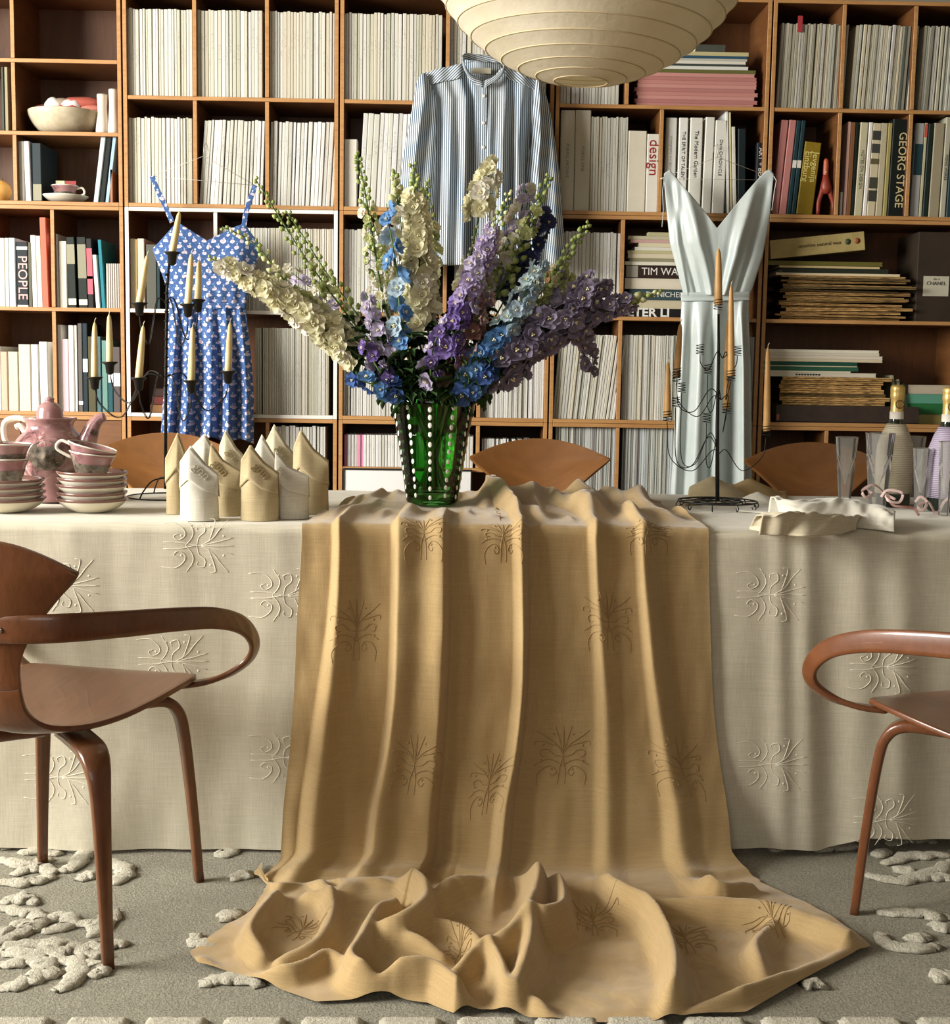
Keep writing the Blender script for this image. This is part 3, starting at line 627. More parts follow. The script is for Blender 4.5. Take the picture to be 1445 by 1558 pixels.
tcl = tag(MB().grid(cloth_pt, 300, 96).build('tablecloth', m_cloth), 'long white linen tablecloth with raised scroll embroidery covering the table', 'tablecloth')
MOT = [[(-.95, .78), (-.6, .82), (-.36, .6), (-.32, .35), (-.5, .2), (-.62, .34), (-.5, .42)], [(-.9, .12), (-.4, .1), (0, 0), (.5, .02), (1, 0)], [(0, .0), (.05, .3), (.22, .52), (.18, .78), (0, .72), (.02, .58)], [(.1, 0), (.42, .26), (.62, .6), (.85, .95)], [(.1, 0), (.55, .14), (.98, .3)], [(-.3, .02), (-.15, .25), (-.1, .55), (-.28, .95)], [(.3, .1), (.42, .5), (.5, .92), (.36, .98)]]
def motif(surf, cx, cd, sx, sd, parent, mat, rot=False, r=.0010, nrm=(0, -1, 0), name='embroidered_motif', rr=None):
    mb = MB()
    for c in MOT:
        for s in (1, -1):
            if c[1][1] == .1 and s < 0 and False: continue
            P = []
            for q in spline([(a, b * s, 0) for a, b in c], 4):
                a, b = (q.x, q.y) if not rot else (q.y, -q.x)
                P.append(surf(cx + a * sx, cd + b * sd) + Vector(nrm) * .0003)
            mb.tube(P, [r * (.6 + .4 * math.sin(PI * i / (len(P) - 1))) for i in range(len(P))], 5)
    for a, b in ((.36, .7), (-.14, .72), (.72, .35), (-.42, .36)):
        for s in (1, -1):
            x_, d_ = (a, b * s) if not rot else (b * s, -a)
            p = surf(cx + x_ * sx, cd + d_ * sd); mb.ball(p, (r * 2.6, r * .9, r * 2.6) if nrm[1] else (r * 2.6, r * 2.6, r * .9), 8, 5)
    return mb.build(name, mat, parent)
def px_x(u, v): return at(u, v, TY0).x
for u, v in ((1168, 903), (1168, 1157), (1338, 1012), (432, 905), (262, 1005), (96, 890), (300, 808), (432, 1150), (1340, 1240), (90, 1180)):
    p = at(u, v, tf(px_x(u, v))); motif(cloth_front, p.x, max(.045, TZ - p.z), .082, .062, tcl, m_embw)
# ------------------------------------------------------------------ ochre runner: over the table, down the front, pooled on the rug
KN = [  # s-knots: u at v=820, 900, 1100, 1285 ; depth out (top, mid, bottom)
 (462, 453, 446, 424, .004, .006, .012), (504, 503, 474, 446, .006, .008, .02), (516, 516, 497, 470, .030, .036, .055), (531, 536, 532, 516, .008, .010, .02),
 (594, 594, 588, 548, .006, .006, .012), (607, 606, 600, 562, .034, .040, .070), (640, 640, 630, 604, .020, .028, .05), (673, 676, 668, 648, .036, .046, .055), (687, 688, 682, 664, .002, .002, .01),
 (706, 706, 702, 694, .010, .010, .03), (776, 781, 778, 738, .010, .010, .025), (792, 797, 795, 758, .040, .048, .060), (806, 809, 801, 776, .002, .002, .012), (832, 832, 832, 812, .010, .010, .02),
 (892, 897, 904, 900, .006, .006, .012), (905, 909, 925, 925, .034, .030, .026), (926, 931, 951, 957, .010, .010, .014), (964, 967, 985, 1010, .008, .008, .012),
 (976, 982, 1003, 1042, .036, .036, .040), (1002, 1010, 1035, 1080, .008, .010, .016), (1078, 1079, 1085, 1116, .004, .006, .012)]
SK = [(k[1] - KN[0][1]) / (KN[-1][1] - KN[0][1]) for k in KN]
VV = (820, 900, 1100, 1285)
def kseg(s):
    for i in range(len(SK) - 1):
        if s <= SK[i + 1] + 1e-9: return i, (s - SK[i]) / (SK[i + 1] - SK[i])
    return len(SK) - 2, 1.0
def run_u(s, v):
    i, f = kseg(s)
    g = lambda k: sum(pl([(VV[j], KN[k][j]) for j in range(4)], v + o) for o in (-70, -35, 0, 35, 70)) / 5
    return lerp(g(i), g(i + 1), f) + max(0, v - 1285) / 60 * pl([(0, -44), (.1, -36), (.3, -22), (.5, -5), (.7, 0), (.85, 12), (1, 36)], s)
def run_d(s, f):                                      # f: 0 top .. 1 bottom
    i, q = kseg(s); q = sm(q)
    g = lambda k: pl([(0, KN[k][4]), (.3, KN[k][5]), (1, KN[k][6])], f)
    return lerp(g(i), g(i + 1), q)
OUT = [(0, 398, 1314), (.03, 386, 1332), (.06, 412, 1352), (.1, 372, 1395), (.16, 288, 1450), (.19, 300, 1470), (.24, 370, 1488), (.33, 480, 1526), (.41, 592, 1521), (.47, 650, 1528), (.515, 690, 1547), (.54, 712, 1540), (.57, 742, 1538), (.63, 830, 1556), (.74, 985, 1560), (.82, 1135, 1542), (.90, 1240, 1486), (.945, 1325, 1441), (.965, 1275, 1402), (.985, 1205, 1366), (1, 1152, 1342)]
RID = [  # pooled folds: height, width, pixel path
 (.072, .026, [(520, 1312), (560, 1310), (608, 1319), (640, 1345), (646, 1376), (610, 1400), (566, 1400)]), (.040, .020, [(470, 1356), (500, 1366), (505, 1395), (484, 1432), (430, 1455)]),
 (.060, .021, [(600, 1366), (572, 1384), (546, 1436), (534, 1462), (570, 1482), (620, 1474), (662, 1474), (698, 1498), (735, 1536)]), (.036, .018, [(596, 1418), (640, 1408), (690, 1412), (722, 1428), (736, 1446)]),
 (.088, .027, [(700, 1322), (740, 1304), (785, 1298), (816, 1322), (812, 1368), (782, 1406), (738, 1424)]), (.080, .023, [(826, 1296), (850, 1336), (856, 1380), (830, 1396), (810, 1398), (804, 1438), (780, 1490)]),
 (.068, .021, [(900, 1300), (914, 1330), (940, 1354), (982, 1376), (1012, 1416), (1026, 1460), (1024, 1500), (1008, 1545)]), (.045, .026, [(985, 1366), (1072, 1376), (1163, 1384), (1240, 1402), (1308, 1428)]),
 (.034, .018, [(795, 1506), (842, 1538), (905, 1550), (1000, 1546), (1060, 1531), (1165, 1496), (1300, 1438)]), (.034, .018, [(298, 1448), (356, 1476), (446, 1476), (500, 1452), (545, 1480)]),
 (.055, .018, [(694, 1466), (738, 1442), (762, 1470), (774, 1522)]), (.045, .02, [(1030, 1296), (1062, 1330), (1092, 1356), (1140, 1345)]), (.034, .018, [(395, 1322), (440, 1318), (478, 1330), (500, 1356)]),
 (.045, .018, [(420, 1352), (395, 1395), (380, 1425), (400, 1448)]), (.035, .016, [(455, 1308), (510, 1332), (560, 1345), (600, 1350)]), (.03, .016, [(560, 1440), (600, 1432), (640, 1440), (672, 1452)]), (.05, .03, [(660, 1300), (690, 1335), (660, 1370)]), (.032, .02, [(1180, 1400), (1150, 1440), (1160, 1480)])]
NU, NA, NB, NC = 330, 44, 90, 120
ss = [i / NU for i in range(NU + 1)]
VB = 1296
VBS = [(0, 1322), (.09, 1344), (.2, 1336), (.3, 1332), (.42, 1346), (.52, 1330), (.6, 1318), (.72, 1318), (.85, 1334), (1, 1352)]
def hang(s, f):                                       # f 0 edge .. 1 near floor
    v = lerp(806, pl(VBS, s), f); u = run_u(s, v); d = run_d(s, f)
    fl = max(0, (f - .55) / .45) ** 2.4
    p = at(u, v, TY0); x = p.x; yb = tf(x)
    y = yb - .012 - d - .004 * nz(x * 30, f * 9, 5) * .6 - .02 * f - .15 * fl
    p = at(u, v, y); z = lerp(TZ + .004, .014 + .55 * d, f)
    z = min(p.z, TZ + .01) if f < .8 else lerp(min(p.z, TZ), max(.008, min(p.z, .012 + .6 * d)), sm((f - .8) / .2))
    return Vector((p.x, y, z))
TOPB = [(0, .62), (.08, .74), (.2, .80), (.5, .84), (.8, .84), (.95, .70), (1, .60)]
def ontop(s, g):                                      # g 1 front edge .. 0 back
    u = run_u(s, 806); d0 = run_d(s, 0)
    x0 = at(u, 806, TY0).x; dep = pl(TOPB, s) * (1 - g)
    x = x0 + (.02 - .0) * (1 - g) * (1 if s < .5 else -1) + .03 * (1 - g) * nz(s * 9, g * 2, 8)
    if s < .3: x += .06 * (1 - g) * (1 - s / .3)
    ridge = d0 * (.35 + .65 * g) * .9
    vx = (x - at(660, 775, TY0 + .2).x) / .10; vy = (dep - .36) / .13
    calm = 1 - math.exp(-(vx * vx + vy * vy) ** 1.5)
    big = .052 * max(0, .25 + nz(s * 16 + 2, g * 2.2, 4)) * sm((s - .36) * 9) * sm((1 - g) * 3.2) * (1.25 if g < .6 else 1)
    sml = .022 * max(0, .3 + nz(s * 22, g * 3, 7)) * sm((.42 - s) * 6) * sm((1 - g) * 3)
    z = TZ + .0045 + (ridge * .75 + big + sml) * calm + .0012 * nz(x * 40, dep * 40)
    if g < .06: z = lerp(TZ + .004, z, g / .06)
    return Vector((x, tf(x, dep), z))
def edge(s, q):                                       # rounded turn at the table edge, q 0 top .. 1 front
    a, b = ontop(s, 1.0), hang(s, .03); d = run_d(s, .1)
    c = Vector(((a.x + b.x) / 2, b.y - .002, a.z - .002)) + Vector((0, -d * .12, d * .16)) * 0
    return a * (1 - q) ** 2 + c * 2 * q * (1 - q) + b * q * q
rows = []
for j in range(NA): rows.append([ontop(s, j / NA) for s in ss])
for j in range(12): rows.append([edge(s, j / 12) for s in ss])
for j in range(NB + 1): rows.append([hang(s, lerp(.03, 1, j / NB)) for s in ss])
inner = np.array([tuple(p) for p in rows[-1]])
outer = np.array([tuple(atz(pl([(q[0], q[1]) for q in OUT], s), pl([(q[0], q[2]) for q in OUT], s), .004)) for s in ss])
rr = np.linspace(0, 1, NC + 1)[1:][:, None, None]
bow = 1 - (1 - rr) ** 1.05
Pxy = inner[None] * (1 - bow) + outer[None] * bow
acc = np.zeros(Pxy.shape[:2])
for h, wd, path in RID:
    W = np.array([tuple(p) for p in spline([atz(u, v, h * .8) for u, v in path], 5)])[:, :2]
    dm = np.full(acc.shape, 9.0); hh = np.zeros(acc.shape)
    for k in range(len(W) - 1):
        a, b = W[k], W[k + 1]; ab = b - a; L2 = (ab ** 2).sum() + 1e-12
        tt = np.clip(((Pxy[..., :2] - a) @ ab) / L2, 0, 1); q = a + tt[..., None] * ab
        d_ = np.sqrt(((Pxy[..., :2] - q) ** 2).sum(-1)); e = np.sin(PI * (.08 + .84 * (k + tt) / (len(W) - 1))) ** .45
        m = d_ < dm; hh = np.where(m, e, hh); dm = np.where(m, d_, dm)
    x_ = dm / wd
    acc = np.maximum(acc, 0) + 0; con = h * hh * np.exp(-(np.abs(x_)) ** 2.2)
    acc = (acc ** 3.5 + con ** 3.5) ** (1 / 3.5)
for j in range(NC):
    r = rr[j, 0, 0]; row = []
    for i, s in enumerate(ss):
        x, y, _ = Pxy[j, i]; z0 = inner[i][2]
        e = min(1, (1 - r) * 16)
        z = .007 + acc[j, i] * (.25 + .75 * e) + .010 * max(0, nz(x * 7, y * 7, 2) + .2) * e + .0025 * nz(x * 26, y * 26)* e
        z = lerp(z0, z, sm(r * 5)) + .8 * max(0, run_d(s, 1) - .012) * math.exp(-(r / .22) ** 2) * sm(r * 5)
        row.append(Vector((x, y, max(.003, z))))
    rows.append(row)
NR = len(rows)
def runner_row(i, t):                                 # bilinear lookup
    a = min(max(i, 0), 1) * NU; b = min(max(t, 0), NR - 1.001); i0 = min(int(a), NU - 1); j0 = int(b)
    return rows[j0][i0].lerp(rows[j0][i0 + 1], a - i0).lerp(rows[j0 + 1][i0].lerp(rows[j0 + 1][i0 + 1], a - i0), b - j0)
mb = MB(); mb.add([p for r in rows for p in r], [(j * (NU + 1) + i, (j + 1) * (NU + 1) + i, (j + 1) * (NU + 1) + i + 1, j * (NU + 1) + i + 1) for j in range(NR - 1) for i in range(NU)])
m_run = linen('ochre_linen', (178, 148, 100), (190, 162, 114), 5, 800, sheen=.3, bs=.4)
m_embr = plain('ochre_embroidery', (160, 132, 88), .85, b=.5, bs=900)
run = tag(mb.build('table_runner', m_run), 'ochre linen runner draped over the table and pooling on the rug', 'table runner')
def rs(u, v):                                         # pixel on the hanging part -> (s, row)
    best = min(ss, key=lambda s: abs(run_u(s, v) - u)); return best, NA + 12 + ((v - 806) / (VB - 806) - .03) / .97 * NB
JH = NB / (TZ) 
for u, v in ((542, 948), (634, 1140), (748, 1166), (856, 1136), (926, 940), (1032, 1142), (645, 808), (765, 812), (985, 800)):
    s0, j0 = rs(u, v)
    motif(lambda a, b: runner_row(a, b), s0, j0, .058, 8.5, run, m_embr, True, r=.0012)
for s0, j0 in ((.80, 60), (.70, 40), (.90, 66), (.24, 60), (.5, 70)):
    motif(lambda a, b: runner_row(a, b), s0, NA + 12 + NB + j0, .032, 13, run, m_embr, True, r=.0013, nrm=(0, 0, 1))
# ------------------------------------------------------------------ rug
m_rug = NT('grey_wool'); _v = m_rug.coord(); _n = m_rug.noise(_v, 190, 4, .75); _n2 = m_rug.noise(_v, 14, 4)
m_rug.col(m_rug.mix(.6, m_rug.ramp(_n2, [(.3, (160, 153, 130)), (.7, (182, 175, 152))]), m_rug.ramp(_n, [(.34, (112, 107, 90)), (.66, (206, 199, 176))]))).set(rough=.95, sheen=.2, spec=.1).bump(_n, 1.0, .012); m_rug = m_rug.m
m_pile = NT('cream_pile'); _v = m_pile.coord(); _n = m_pile.noise(_v, 150, 4, .75)
m_pile.col(m_pile.ramp(_n, [(.3, (186, 178, 152)), (.58, (232, 224, 200))])).set(rough=.95, sheen=.3, spec=.1).bump(_n, 1.0, .012); m_pile = m_pile.m
rug = thing('rug', 'grey wool rug with raised cream scrolls and cream border blocks under the table', 'rug', (0, 3.2, -.012))
MB().box((-2.6, 2.02, -.0125), (2.7, 4.75, 0)).build('rug_field', m_rug, rug)
for st in [[(-10, 1380), (40, 1388), (62, 1402), (30, 1420), (-6, 1434)], [(56, 1402), (100, 1394), (104, 1408), (62, 1416)], [(6, 1436), (70, 1436), (130, 1442), (194, 1434)], [(76, 1430), (118, 1446), (166, 1456)], [(-6, 1470), (40, 1462), (72, 1468), (36, 1496), (-4, 1502)], [(88, 1506), (112, 1490), (118, 1466), (62, 1448)], [(150, 1416), (166, 1398), (170, 1384)], [(0, 1446), (36, 1450), (70, 1458)], [(20, 1404), (44, 1410), (20, 1426)],
           [(100, 1452), (70, 1446), (48, 1452)], [(120, 1402), (150, 1410), (140, 1424)], [(4, 1374), (30, 1366), (58, 1374)], [(60, 1484), (92, 1478)], [(130, 1464), (152, 1474), (140, 1486)], [(-5, 1416), (20, 1418)], [(1360, 1322), (1392, 1326)], [(1380, 1430), (1410, 1424)], [(1330, 1302), (1350, 1294)], [(30, 1298), (62, 1294), (88, 1300)], [(120, 1336), (148, 1330)],
           [(0, 1290), (50, 1281), (112, 1279)], [(-4, 1342), (46, 1342), (80, 1332)], [(96, 1288), (128, 1296), (112, 1318), (92, 1326)], [(150, 1308), (188, 1318), (186, 1336), (160, 1342)], [(0, 1306), (40, 1316), (78, 1306)], [(20, 1328), (60, 1320), (86, 1328)], [(190, 1290), (230, 1282)],
           [(350, 1336), (386, 1328)], [(334, 1398), (370, 1386)], [(288, 1424), (318, 1440), (336, 1430)], [(304, 1496), (344, 1489), (402, 1495)], [(330, 1300), (360, 1294)],
           [(1236, 1292), (1300, 1286)], [(1318, 1330), (1370, 1340), (1426, 1324), (1450, 1308)], [(1344, 1314), (1390, 1302), (1446, 1300)], [(1350, 1284), (1384, 1276), (1424, 1280)], [(1334, 1388), (1390, 1389), (1450, 1397)], [(1334, 1420), (1362, 1440), (1434, 1442)], [(1420, 1490), (1450, 1480)], [(1224, 1494), (1246, 1500)], [(1418, 1408), (1450, 1414)], [(1170, 1292), (1204, 1284)], [(1400, 1332), (1450, 1336)]]:
    P = spline([atz(u, v, .004) for u, v in st], 7); n_ = len(P)
    for i in range(n_): P[i] = P[i] + Vector((.012 * nz(i * .55, st[0][0]), .016 * nz(i * .5, st[0][1] + 5), 0))
    mb = MB(); mb.tube([Vector((0, 0, 0)) + p for p in P], [.0215 * (.35 + .65 * math.sin(PI * min(1, max(0, (i + .5) / n_))) ** .6) * (1 + .3 * nz(i * .7, st[0][0] * .1)) for i in range(n_)], 10)
    mb.v = [(x, y, max(.0004, .003 + (z - .004) * .42 + .0016 * nz(x * 90, y * 90))) for x, y, z in mb.v]
    mb.build('pile_scroll', m_pile, rug)
for k in range(-3, 11):
    a = atz(341 + 118 * k - (0 if k < 5 else 12), 1546, .008); b = atz(436 + 118 * k - (0 if k < 5 else 12), 1546, .008)
    mb = MB(); mb.grid(lambda p, q: Vector((lerp(a.x, b.x, p), lerp(a.y - .075, a.y, q), .001 + .010 * min(1, min(p, 1 - p) * 14, min(q, 1 - q) * 14) + .0015 * nz(p * 9 + k, q * 9))), 16, 10)
    mb.build('border_block', m_pile, rug)
# ------------------------------------------------------------------ chairs
m_wal = wood('walnut_ply', (112, 68, 38), (86, 50, 27), .32, (40, 3, 10), coat=.25)
m_teak = wood('teak_ply', (148, 98, 50), (122, 78, 38), .4, (3, 40, 3))
def chair(label, loc, rz, mat, arms=True, raise_=0.0, name='armchair', group=None, hb=1.0):
    t = thing(name, label, 'chair', loc, rz, group, local=True)
    R = [(.192, .178, .455, .06, 0), (.196, .15, .455, .05, 0), (.192, .08, .450, .03, 0), (.176, .0, .44, .01, 0), (.150, -.08, .43, 0, 0), (.112, -.15, .427, 0, 0), (.068, -.20, .438, 0, 0), (.043, -.228, .47, 0, 0), (.037, -.243, .52, 0, 0), (.045, -.252, .565, 0, 0), (.075, -.262, .61, 0, 0), (.112, -.272, .65, 0, 0), (.155, -.283, .69, 0, 0), (.194, -.29, .722, 0, 0), (.208, -.2925, .735, 0, .004), (.209, -.294, .7365, 0, .03), (.209, -.296, .738, 0, .057)]
    def row(b):
        k = b * (len(R) - 1); i = min(int(k), len(R) - 2); f = k - i
        a0, a1_, a2_, a3 = R[max(i - 1, 0)], R[i], R[i + 1], R[min(i + 2, len(R) - 1)]
        return [.5 * (2 * p1 + (p2 - p0) * f + (2 * p0 - 5 * p1 + 4 * p2 - p3) * f * f + (3 * p1 - p0 - 3 * p2 + p3) * f ** 3) for p0, p1, p2, p3 in zip(a0, a1_, a2_, a3)]
    def shell(b0, b1, nv, nm):
        def fn(a, b):
            hw, y, z, by, bz = row(lerp(b0, b1, b)); s = a * 2 - 1; back = sm((z - .47) / .12)
            hw *= lerp(1, hb, sm((z - .5) / .12))
            return Vector((s * hw, y + by * (1 - s * s) + back * .03 * s * s * min(1, hw / .15), z + raise_ * back + bz * (1 - s * s) - (1 - back) * .010 * (1 - s * s) - .02 * max(0, y + by * (1 - s * s) - .19) * 6 * (1 - back)))
        return MB().grid(fn, 28, nv).build(nm, mat, t, solid=.011, bevel=.002)
    shell(0, .5, 30, 'seat'); shell(.5, 1, 34, 'backrest')
    for sx in (1, -1):
        f = [(.03, .03, .408), (.085, .088, .412), (.13, .138, .410), (.152, .163, .386), (.163, .176, .33), (.176, .19, .16), (.185, .2, 0)]
        r = [(.03, -.06, .392), (.085, -.115, .392), (.13, -.16, .388), (.155, -.185, .365), (.168, -.198, .31), (.184, -.218, .15), (.195, -.23, 0)]
        for P in (f, r):
            Q = spline([(x * sx, y, z) for x, y, z in P], 5); n_ = len(Q)
            MB().strip(Q, Vector((-sx, 1 if P is f else -1, 0)), [lerp(.05 if P is f else .058, .021, sm((i / (n_ - 1) - .25) / .75)) for i in range(n_)], [lerp(.024, .017, i / (n_ - 1)) for i in range(n_)]).build('leg', mat, t)
    if arms:
        half_ = [(.0, -.272, .632), (.07, -.268, .634), (.14, -.235, .635), (.205, -.15, .630), (.25, -.04, .620), (.283, .07, .604), (.302, .16, .574), (.306, .215, .530), (.288, .238, .488), (.250, .228, .456), (.205, .2, .44), (.15, .17, .434)]
        wv = [(0, 0, 1), (0, 0, 1), (0, .1, 1), (.05, .25, .95), (.1, .45, .85), (.1, .65, .7), (.05, .9, .4), (0, 1, .1), (0, 1, -.15), (0, 1, -.2), (0, 1, 0), (0, 1, 0)]
        wd = [.054, .054, .053, .050, .047, .044, .041, .038, .037, .035, .034, .034]
        P = [(-x, y, z) for x, y, z in half_[::-1]] + half_[1:]; Wv = [(-a, b, c) for a, b, c in wv[::-1]] + wv[1:]; Wd = wd[::-1] + wd[1:]
        Q = spline(P, 5); Wq = spline(Wv, 5); Dq = [pl(list(enumerate(Wd)), i / 5) for i in range(len(Q))]
        MB().strip(Q, [tuple(x) for x in Wq], Dq, .013).build('arm', mat, t, sub=1)
        for x in (-.022, .022): MB().ball((x, -.280, .632), (.005, .003, .005), 8, 6).build('screw', m_steel, t)
    return t
m_steel = plain('steel', (190, 188, 180), .25, metal=1.0)
c1 = chair('dark walnut plywood armchair standing left of the ochre runner', (-.758, 2.623, 0), math.radians(-13), m_wal, hb=.80)
c2 = chair('reddish plywood armchair with looped arm cut off by the right photo edge', (1.085, 2.509, 0), math.radians(20), wood('red_walnut_ply', (124, 76, 46), (100, 58, 34), .3, (40, 3, 10), coat=.3), hb=.80)
lb = at(820, 700, 3.98)
c3 = chair('orange-brown plywood chair behind the table, right of the green vase', (lb.x, lb.y - .29, 0), PI, m_teak, False, .105, 'dining_chair')
lb2 = at(268, 700, 4.0); c4 = dup(c3, (lb2.x, lb2.y - .29, 0), PI + .1, 'brown plywood chair behind the table, left of the pointed napkins'); OFF.pop(c4.name, None)
lb3 = at(1228, 690, 4.0); c5 = dup(c3, (lb3.x, lb3.y - .29, 0), PI - .06, 'brown plywood chair behind the table, left of the champagne glasses')
# ------------------------------------------------------------------ vase and delphiniums
def thin_glass(name, tint, rough=.02, gl=.9, ior=1.45, milk=0):
    n = NT(name); tr = n.node('ShaderNodeBsdfTransparent'); tr.inputs[0].default_value = lin(tint)
    g_ = n.node('ShaderNodeBsdfGlossy'); g_.inputs['Roughness'].default_value = rough; g_.inputs['Color'].default_value = (gl, gl, gl, 1)
    if milk:
        df = n.node('ShaderNodeBsdfTranslucent'); df.inputs[0].default_value = lin((238, 236, 232)); d2 = n.node('ShaderNodeBsdfDiffuse'); d2.inputs[0].default_value = lin((238, 236, 232)); ms = n.node('ShaderNodeMixShader'); n.link(df.outputs[0], ms.inputs[1]); n.link(d2.outputs[0], ms.inputs[2])
        m0 = n.node('ShaderNodeMixShader'); m0.inputs[0].default_value = milk; n.link(tr.outputs[0], m0.inputs[1]); n.link(ms.outputs[0], m0.inputs[2]); tr = m0
    fr = n.node('ShaderNodeFresnel'); fr.inputs[0].default_value = ior; mx = n.node('ShaderNodeMixShader')
    n.link(fr.outputs[0], mx.inputs[0]); n.link(tr.outputs[0], mx.inputs[1]); n.link(g_.outputs[0], mx.inputs[2]); n.link(mx.outputs[0], n.out.inputs[0]); return n.m
m_gglass = thin_glass('green_glass', (150, 214, 150)); m_glass = thin_glass('clear_glass', (252, 252, 250), .05, 1.0, 1.42, .2)
VC = at(657, 765, 3.40); VX, VY, VZ = VC.x, 3.40, TZ + .012
sc_ = FPX / VY; vh = at(655, 606, VY).z - VZ
vase = thing('vase', 'tapered green glass vase with rows of white dots standing on the runner', 'vase', (VX, VY, VZ))
prof = [(.004, .001), (.060, 0), (.066, .006), (.068, .02), (.078, .09), (.092, .18), (.106, .25), (.119, vh), (.116, vh), (.103, .25), (.089, .18), (.075, .09), (.064, .026), (.004, .022)]
MB().lathe(prof, 40, (VX, VY, VZ)).build('glass_body', m_gglass, vase)
MB().lathe([(.001, vh * .66), (.0955, vh * .66)], 32, (VX, VY, VZ)).build('water_surface', thin_glass('water', (190, 226, 200)), vase)
m_dot = plain('white_enamel', (238, 240, 226), .35)
dmb = MB().ball((0, 0, 0), (.0042, .0013, .0062), 10, 6).mesh('enamel_dot', [m_dot])
rp = [(p[1], p[0]) for p in prof[2:8]]
for k in range(11):
    a = 2 * PI * (k + .15) / 11
    for j in range(11):
        z = lerp(.022, vh - .018, (j + .12 * math.sin(k * 3 + j * 5)) / 10.2); r = pl(rp, z) + .0006
        o = obj('enamel_dot', dmb, vase, (r * math.cos(a), r * math.sin(a), z), (0, 0, a + PI / 2), (1 + .25 * (j / 10), 1, 1 + .2 * (j / 10)))
def petal_material():
    n = NT('petal'); oi = n.node('ShaderNodeObjectInfo'); tc = n.node('ShaderNodeTexCoord'); v = n.coord('Object')
    c = n.mix(n.math('MULTIPLY', n.noise(v, 2.2, 3), .55), oi.outputs['Color'], n.mix(1.0, oi.outputs['Color'], (176, 170, 190), 'MULTIPLY'))
    df = n.node('ShaderNodeBsdfDiffuse'); tl = n.node('ShaderNodeBsdfTranslucent'); mx = n.node('ShaderNodeMixShader'); mx.inputs[0].default_value = .35
    n.link(c, df.inputs[0]); n.link(c, tl.inputs[0]); n.link(df.outputs[0], mx.inputs[1]); n.link(tl.outputs[0], mx.inputs[2]); n.link(mx.outputs[0], n.out.inputs[0]); return n.m
m_petal = petal_material(); m_beeL = plain('floret_eye', (236, 226, 180), .7); m_beeD = plain('floret_eye_green', (128, 132, 52), .7)
m_stem = plain('stem_green', (86, 116, 44), .6, (60, 92, 34), 30); m_leaf = plain('leaf_green', (54, 84, 34), .6, (38, 64, 28), 20); m_bud = plain('bud_green', (160, 168, 100), .6, (126, 142, 70), 60)
def floretmesh(seed, eye):
    r = random.Random(seed); mb = MB(); n_ = 6
    for k in range(n_ + 3):
        inner = k >= n_; a = 2 * PI * (k + r.uniform(-.15, .15)) / (n_ if not inner else 3) + (.5 if inner else 0); L_ = (.62 if inner else 1) * r.uniform(.88, 1.08); W_ = (.36 if inner else .56) * r.uniform(.9, 1.1); up = (.55 if inner else .22) + r.uniform(-.1, .12)
        ca, sa = math.cos(a), math.sin(a)
        def fn(p, q):
            t = q; w_ = W_ * math.sin(PI * min(1, .12 + .80 * t)) ** .8; s_ = (p - .5) * 2
            x = t * L_ * .95; y = s_ * w_ * .9; z = up * t ** 1.5 - .30 * max(0, t - .6) + .16 * s_ * s_ * t + .05 * math.sin(9 * t + k + 5 * s_) * t
            return Vector((x * ca - y * sa, x * sa + y * ca, z))
        mb.grid(fn, 4, 4, 0)
    for k in range(3):
        a = 2 * PI * k / 3; mb.ball((.1 * math.cos(a), .1 * math.sin(a), .2), (.085, .085, .17), 6, 4, 1)
    return mb.mesh('floret', [m_petal, eye])
FL = [floretmesh(1, m_beeL), floretmesh(2, m_beeL), floretmesh(3, m_beeL)]; FD = [floretmesh(4, m_beeD), floretmesh(5, m_beeD), floretmesh(6, m_beeD)]
def leafmesh(seed):
    r = random.Random(seed); mb = MB()
    for k in range(5):
        a = (k - 2) * .55 + r.uniform(-.1, .1); L_ = [.6, .85, 1, .85, .6][k]; ca, sa = math.cos(a), math.sin(a)
        def fn(p, q):
            w_ = .16 * math.sin(PI * min(1, q * .92 + .06)) * (1 + .35 * math.sin(q * 14)); y = (p - .5) * 2 * w_; x = q * L_
            return Vector((x * ca - y * sa, x * sa + y * ca, .25 * q - .4 * q * q + .3 * abs(p - .5)))
        mb.grid(fn, 2, 7)
    return mb.mesh('leaf', [m_leaf])
LF = [leafmesh(1), leafmesh(2)]
fr_ = random.Random(11)
CRM = (244, 240, 200); CRW = (246, 242, 222); GRN = (216, 222, 158); BLU = (116, 160, 204); LBL = (190, 210, 218); PUR = (146, 124, 184); LAV = (206, 196, 216); MAU = (158, 148, 164); PNK = (210, 178, 168); NAV = (74, 80, 112); BRN = (158, 118, 106); DBL = (88, 118, 176)
def orient(nrm, spin):
    q = Vector(nrm).normalized().to_track_quat('Z', 'Y'); return (q.to_matrix().to_4x4() @ Matrix.Rotation(spin, 4, 'Z')).to_euler()
SN = 0
